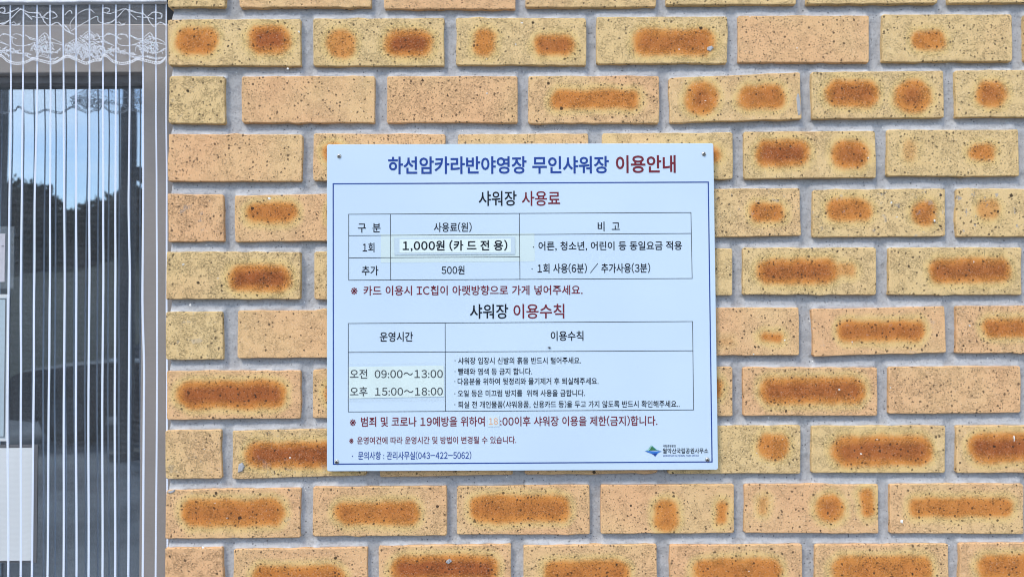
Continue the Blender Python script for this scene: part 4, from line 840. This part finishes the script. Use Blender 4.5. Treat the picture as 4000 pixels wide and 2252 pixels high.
cpart(mesh_obj('lace_vines', V, F, MAT['lace'])); bpy.data.objects['lace_vines']['kind'] = 'stuff'
V, F = [], []
dense = catmull(pts, 14); up2 = [(x, z + .0038) for x, z in dense]
stroke(V, F, dense, .0006, .0070); stroke(V, F, up2, .0005, .0070)
for i in range(0, len(dense), 3):
    a, b_ = dense[i], up2[i]; stroke(V, F, [(a[0] - .0006, a[1]), (b_[0] + .0006, b_[1])], .0006, .0067)
cpart(mesh_obj('scalloped_trim', V, F, MAT['trim']))

# ------------------------------------------------------------------ the sign
SYF = -.0125
sx, sz = SIGN['centre']
sign = tag(empty('information_sign', (sx / 1000, 0, sz / 1000)), 'pale blue-white information sign with Korean shower rules screwed to the brick wall', 'sign')
sign.rotation_euler = (0, -SIGN['angle'], 0)
tl, tr_, br, bl = [np.array(c) / 1000 for c in SIGN['corners']]
def rounded(corners, r, n=5):
    out = []
    k = len(corners)
    for i in range(k):
        p, c, q = corners[i - 1], corners[i], corners[(i + 1) % k]
        a = (p - c) / np.linalg.norm(p - c); b = (q - c) / np.linalg.norm(q - c)
        for j in range(n + 1):
            t = j / n; P0, P1, P2 = c + a * r, c, c + b * r
            out.append((1 - t) ** 2 * P0 + 2 * t * (1 - t) * P1 + t * t * P2)
    return out
rc = rounded([tl, tr_, br, bl], .0042)
n = len(rc); cc = np.mean(rc, axis=0)
def shr(p, d): v = cc - p; return p + np.sign(v) * d
V = [(*[shr(p, .0005)[0]], SYF, shr(p, .0005)[1]) for p in rc] + [(p[0], SYF + .0005, p[1]) for p in rc] + [(p[0], SYF + .0085, p[1]) for p in rc]
F = [tuple(range(n))[::-1]] + [tuple(range(2 * n, 3 * n))]
for k in range(2):
    for i in range(n): j = (i + 1) % n; F.append((k * n + i, k * n + j, (k + 1) * n + j, (k + 1) * n + i))
mesh_obj('panel', V, F, MAT['panel'], sign)
def poly(name, pts, y, mat, parent, th=.0002):
    n = len(pts); V = [(a / 1000, y, b / 1000) for a, b in pts] + [(a / 1000, y + th, b / 1000) for a, b in pts]
    F = [tuple(range(n))] + [(i, (i + 1) % n, n + (i + 1) % n, n + i) for i in range(n)]
    return mesh_obj(name, V, F, mat, parent)
def lines_obj(name, items, y, mat, parent):
    V, F = [], []
    for a, b, w, _ in items:
        a, b = np.array(a) / 1000, np.array(b) / 1000; d = b - a; L = np.linalg.norm(d); t = d / L; nrm = np.array([-t[1], t[0]]) * w / 2000; e = t * w / 2000
        k = len(V)
        for p in (a - e + nrm, b + e + nrm, b + e - nrm, a - e - nrm): V.append((p[0], y, p[1]))
        F.append((k, k + 1, k + 2, k + 3)); y -= 1e-6
    return mesh_obj(name, V, F, mat, parent)
lines_obj('border_line', [l for l in LINES if l[3] == 'navy'], SYF - .00030, MAT['navy'], sign)
ink = [l for l in LINES if l[3] == 'ink']
lines_obj('table_rules', ink[:4] + ink[8:12], SYF - .00032, MAT['ink'], sign)
lines_obj('table_rules', ink[4:8] + ink[12:], SYF - .00033, MAT['ink'], sign)

def letter(entry, y, parent, mat=None):
    s, x0, x1, z0, z1, col, off = entry
    V, F, pen = [], [], 0.0
    for ch in s:
        if ch == ' ': pen += .30; continue
        co, faces, adv = glyph(ch, off)
        b = len(V); V += [(p[0] + pen, p[1]) for p in co]; F += [tuple(i + b for i in f) for f in faces]; pen += adv
    co = np.array(V); a, b = co.min(0), co.max(0)
    out = [((x0 + (p[0] - a[0]) / (b[0] - a[0]) * (x1 - x0)) / 1000, y, (z0 + (p[1] - a[1]) / (b[1] - a[1]) * (z1 - z0)) / 1000) for p in co]
    return mesh_obj('lettering', out, F, MAT[mat or col], parent)
for e in TEXTS: letter(e, SYF - .00036, sign)
poly('yellowed_tape', RECTS['big_tape'], SYF - .00018, MAT['tape'], sign, .0001)
pl = poly('price_label', RECTS['tape'], SYF - .00100, MAT['tape2'], sign, .0001)
poly('label_paper', RECTS['price'], SYF - .00120, MAT['label'], pl, .0001)
letter(PRICE, SYF - .00150, pl, 'ink')
hl = poly('hours_label', RECTS['hours'], SYF - .00070, MAT['label'], sign, .0002)
for e in HOURS: letter(e, SYF - .00100, hl)
poly('clear_tape', RECTS['hours_tape'], SYF - .00118, MAT['tape3'], hl, .00005)
el = poly('correction_sticker', RECTS['eighteen'], SYF - .00070, MAT['sticker'], sign, .0002)
letter(EIGHTEEN, SYF - .00100, el)
lg = empty('logo'); lg.parent = sign
for i, (k, mt, dy) in enumerate((('pale_green', 'pale_green', .0), ('outer_green', 'pale_green', .00002), ('green', 'green', .00004), ('teal', 'teal', .00005), ('blue', 'blue', .0), ('navy', 'navy', .00004))):
    poly('emblem', LOGO[k], SYF - .00060 - dy, MAT[mt], lg, .00005)
for i, (x, z) in enumerate(SCREWS):
    bm = bmesh.new(); x, z = x / 1000, z / 1000
    prof = [(.0, .0024), (.0018, .0022), (.0031, .0014), (.0038, .0003), (.0039, .0)]
    rings = []
    for r_, h_ in prof[1:]:
        rings.append([bm.verts.new((x + r_ * math.cos(a * math.tau / 18), SYF - h_, z + r_ * math.sin(a * math.tau / 18))) for a in range(18)])
    bm.faces.new(rings[0][::-1])
    for a, b in zip(rings, rings[1:]):
        for j in range(18): bm.faces.new((a[j], a[(j + 1) % 18], b[(j + 1) % 18], b[j]))
    s = bm_obj('screw', bm, MAT['steel'], sign, smooth=True)
    bm = bmesh.new(); an = random.uniform(0, 1.5)
    for q in (0, math.pi / 2):
        bx = bmesh.ops.create_cube(bm, size=1.0)
        for v in bx['verts']:
            p = Vector((v.co.x * .0040, v.co.y * .0006, v.co.z * .0010)); p.rotate(Matrix.Rotation(an + q, 3, 'Y')); v.co = p + Vector((x, SYF - .00225 - q * .00003, z))
    bm_obj('cross_recess', bm, MAT['slot'], s)

# ------------------------------------------------------------------ fly on the sign
fx, fz = FLY; ca = math.cos(SIGN['angle']); flw = Vector((sx / 1000 + fx / 1000, SYF - .0012, sz / 1000 + fz / 1000 + fx / 1000 * SIGN['angle']))
fly = tag(empty('fly', flw), 'tiny black fly on the sign, above the rules list', 'insect')
bm = bmesh.new()
bmesh.ops.create_icosphere(bm, subdivisions=2, radius=.001, matrix=Matrix.Diagonal((1.7, .9, .9, 1)))
bmesh.ops.create_icosphere(bm, subdivisions=2, radius=.0007, matrix=Matrix.Translation((.0019, 0, .0001)))
for sgn in (-1, 1):
    for t in (-.0007, .0001, .0009):
        cyl(bm, Vector((t + .0003, .0004, sgn * .0014)), .00012, .0018, 'Z', 6)
bm_obj('body', bm, MAT['fly'], fly, smooth=True).rotation_euler = (0, .5, 0)
mesh_obj('wing', [(0, -.0008, 0), (-.0022, -.0009, .0016), (-.0030, -.0008, .0006), (0, -.0008, -.0003), (-.0028, -.0009, -.0010), (-.0018, -.0008, -.0018)], [(0, 1, 2), (3, 4, 5)], MAT['gasket'], fly)

# ------------------------------------------------------------------ what stands opposite the wall and shows in the glass
bark = simple('painted_pole', (.045, .048, .05), .6); dark_metal = simple('dark_steel', (.04, .042, .045), .5)
pole = tag(empty('lamp_post', (-3.96, -6.01, 0)), 'dark lamp post with a small box, reflected in the door glass', 'lamp post')
bm = bmesh.new(); cyl(bm, Vector((0, 0, 1.8)), .078, 3.6, 'Z', 20); cyl(bm, Vector((0, 0, 4.9)), .055, 2.6, 'Z', 20); cyl(bm, Vector((0, 0, .04)), .16, .08, 'Z', 20)
bm_obj('post', bm, bark, pole, smooth=False)
box_obj('junction_box', (.072, .150, -.06, .06, 2.86, 2.99), dark_metal, pole, .006)
bm = bmesh.new(); cyl(bm, Vector((.55, 0, 6.15)), .035, 1.1, 'X', 12); box(bm, .9, 1.5, -.12, .12, 6.08, 6.2, .02); bm_obj('lamp_arm', bm, bark, pole)
pil = tag(empty('added_dark_post', (-2.935, -2.39, 0)), 'unseen dark square post added to darken the left edge of the reflection', 'post')  # out-of-view post, added so the reflection goes dark at its left edge
box_obj('post', (-.14, .14, -.10, .10, 0, 4.2), dark_metal, pil, .01); box_obj('base_plate', (-.2, .2, -.17, .17, 0, .02), dark_metal, pil)
# parked car, side on
paint = simple('dark_car_paint', (.012, .014, .018), .45, 0.0, .25); tyre = simple('tyre_rubber', (.012, .012, .012), .9); rimm = simple('wheel_rim', (.06, .06, .065), .5, .5)
cglass = simple('car_glass', (.05, .065, .085), .06, 0, .9); chrome = simple('chrome_strip', (.85, .87, .9), .15, 1.0); lampm = simple('lamp_lens', (.55, .57, .6), .15)
car = tag(empty('parked_car', (-3.67, -7.71, 0)), 'dark parked car seen faintly, reflected low in the door glass', 'car')
def profile_body(pts, w, name, mat, inset=0.0):
    bm = bmesh.new(); secs = []
    for yy, sc in ((-w / 2, .0), (-w / 2 + .12, .5), (0, 1), (w / 2 - .12, .5), (w / 2, 0)):
        secs.append([bm.verts.new((x, yy, z + (0.0 if z < .5 else (sc - 1) * .03))) for x, z in pts])
    for a, b in zip(secs, secs[1:]):
        for i in range(len(pts)): j = (i + 1) % len(pts); bm.faces.new((a[i], a[j], b[j], b[i]))
    bm.faces.new(secs[0][::-1]); bm.faces.new(secs[-1]); bmesh.ops.recalc_face_normals(bm, faces=bm.faces)
    return bm_obj(name, bm, mat, car)
low = [(-2.2, .45), (-2.15, .30), (-1.75, .26)] + [(-1.35 + .36 * math.cos(a), .32 + .36 * math.sin(a)) for a in np.linspace(math.pi, 0, 9)] + [(1.0 - .0 + .36 * math.cos(a) + .3, .32 + .36 * math.sin(a)) for a in np.linspace(math.pi, 0, 9)] + [(2.1, .28), (2.25, .5), (2.22, .95), (1.9, 1.02), (-.75, .98), (-1.9, .86), (-2.18, .70)]
profile_body(low, 1.8, 'body', paint)
profile_body([(-.95, .96), (-.15, 1.46), (1.2, 1.50), (1.95, 1.02)], 1.56, 'cabin_glass', cglass)
profile_body([(-.22, 1.45), (-.1, 1.50), (1.15, 1.54), (1.3, 1.48)], 1.50, 'roof', paint)
for yy in (-.905, .905):
    bm = bmesh.new(); box(bm, -.9, 1.9, yy - .012, yy + .012, .93, .97, .004); bm_obj('chrome_strip', bm, chrome, car)
    for xx in (-1.35, 1.3):
        bm = bmesh.new(); cyl(bm, Vector((xx, yy * .9, .33)), .33, .22, 'Y', 28); wh = bm_obj('wheel', bm, tyre, car)
        bm = bmesh.new(); cyl(bm, Vector((xx, yy * 1.0, .33)), .21, .06, 'Y', 20); bm_obj('rim', bm, rimm, wh)
for yy in (-.6, .6): box_obj('headlight', (-2.21, -2.05, yy - .17, yy + .17, .62, .74), lampm, car, .01); box_obj('tail_light', (2.18, 2.26, yy - .15, yy + .15, .72, .88), simple('red_lens', (.3, .01, .01), .2), car, .01)
for xx in (-.05, .95): box_obj('window_pillar', (xx, xx + .07, -.79, .79, .98, 1.47), paint, car)
# far bank of trees beyond the yard
def leaf_material():
    m = NT('dark_foliage'); rn = m.n('ShaderNodeObjectInfo'); co = m.co()
    c = m.mix(m.smooth(m.noise(co, .8, 3), .35, .65), (.016, .022, .017), (.030, .038, .026))
    c = m.mix(m.smooth(m.noise(co, 6, 2), .4, .6, 0, .5), c, (.038, .046, .030))
    return m.finish(m.pbr(c, .8, 0, None, .2))
def skyline(x):
    return np.interp(x, [-60, -40, -31, -27.6, -26.9, -26.2, -25.4, -24.2, -22.6, -21.2, -18, -10, 0], [9, 7.6, 8.4, 8.0, 8.6, 7.2, 6.4, 6.6, 7.2, 7.8, 8.4, 8.0, 9.2]) * (1.0 if np.isscalar(x) else 1.0)
def tree_belt():
    n = 90000; x = rng.uniform(-58, -2, n); d = rng.uniform(0, 4, n)
    top = skyline(x) + .35 * np.abs(np.sin(x * 6.1)) - .15 + rng.normal(0, .12, n)
    z = top * (1 - rng.random(n) ** 2.4 * .98)
    y = -38 - d
    s = rng.uniform(.08, .24, n); th = rng.uniform(0, math.tau, n); ph = rng.uniform(-.9, .9, n)
    ux = np.stack([np.cos(th), np.sin(th) * .4, np.sin(ph) * .5], 1) * s[:, None]; uz = np.stack([-np.sin(th) * .5, np.cos(th) * .5, np.ones(n)], 1) * s[:, None] * .8
    c = np.stack([x, y, z], 1)
    V = np.concatenate([c - ux, c - uz * .7, c + ux, c + uz], 1).reshape(-1, 3)
    F = np.arange(4 * n).reshape(-1, 4)
    return V, F
tv, tf = tree_belt()
wood = mesh_obj('far_trees', tv.tolist(), tf.tolist(), leaf_material()); tag(wood, kind='stuff', label='dark tree belt beyond the yard, reflected in the door glass')
V, F = [], []; nn = 240
for i in range(nn + 1):
    x = -58 + 56 * i / nn; h = float(skyline(x)) - .25
    for z, y in ((-.02, -10.6), (.9, -12.0), (2.0, -28), (h * .6, -39.0), (h, -42), (0, -46)): V.append((x, y + .5 * math.sin(x * 2.1 + z), z + (.25 * math.sin(x * 1.7 + y) if z > .5 else 0)))
for i in range(nn):
    for k in range(5): a = i * 6 + k; F.append((a, a + 6, a + 7, a + 1))
hb = mesh_obj('hillside', V, F, leaf_material(), smooth=True); tag(hb, kind='structure')

bpy.data.objects.remove(tob); bpy.data.curves.remove(txt)
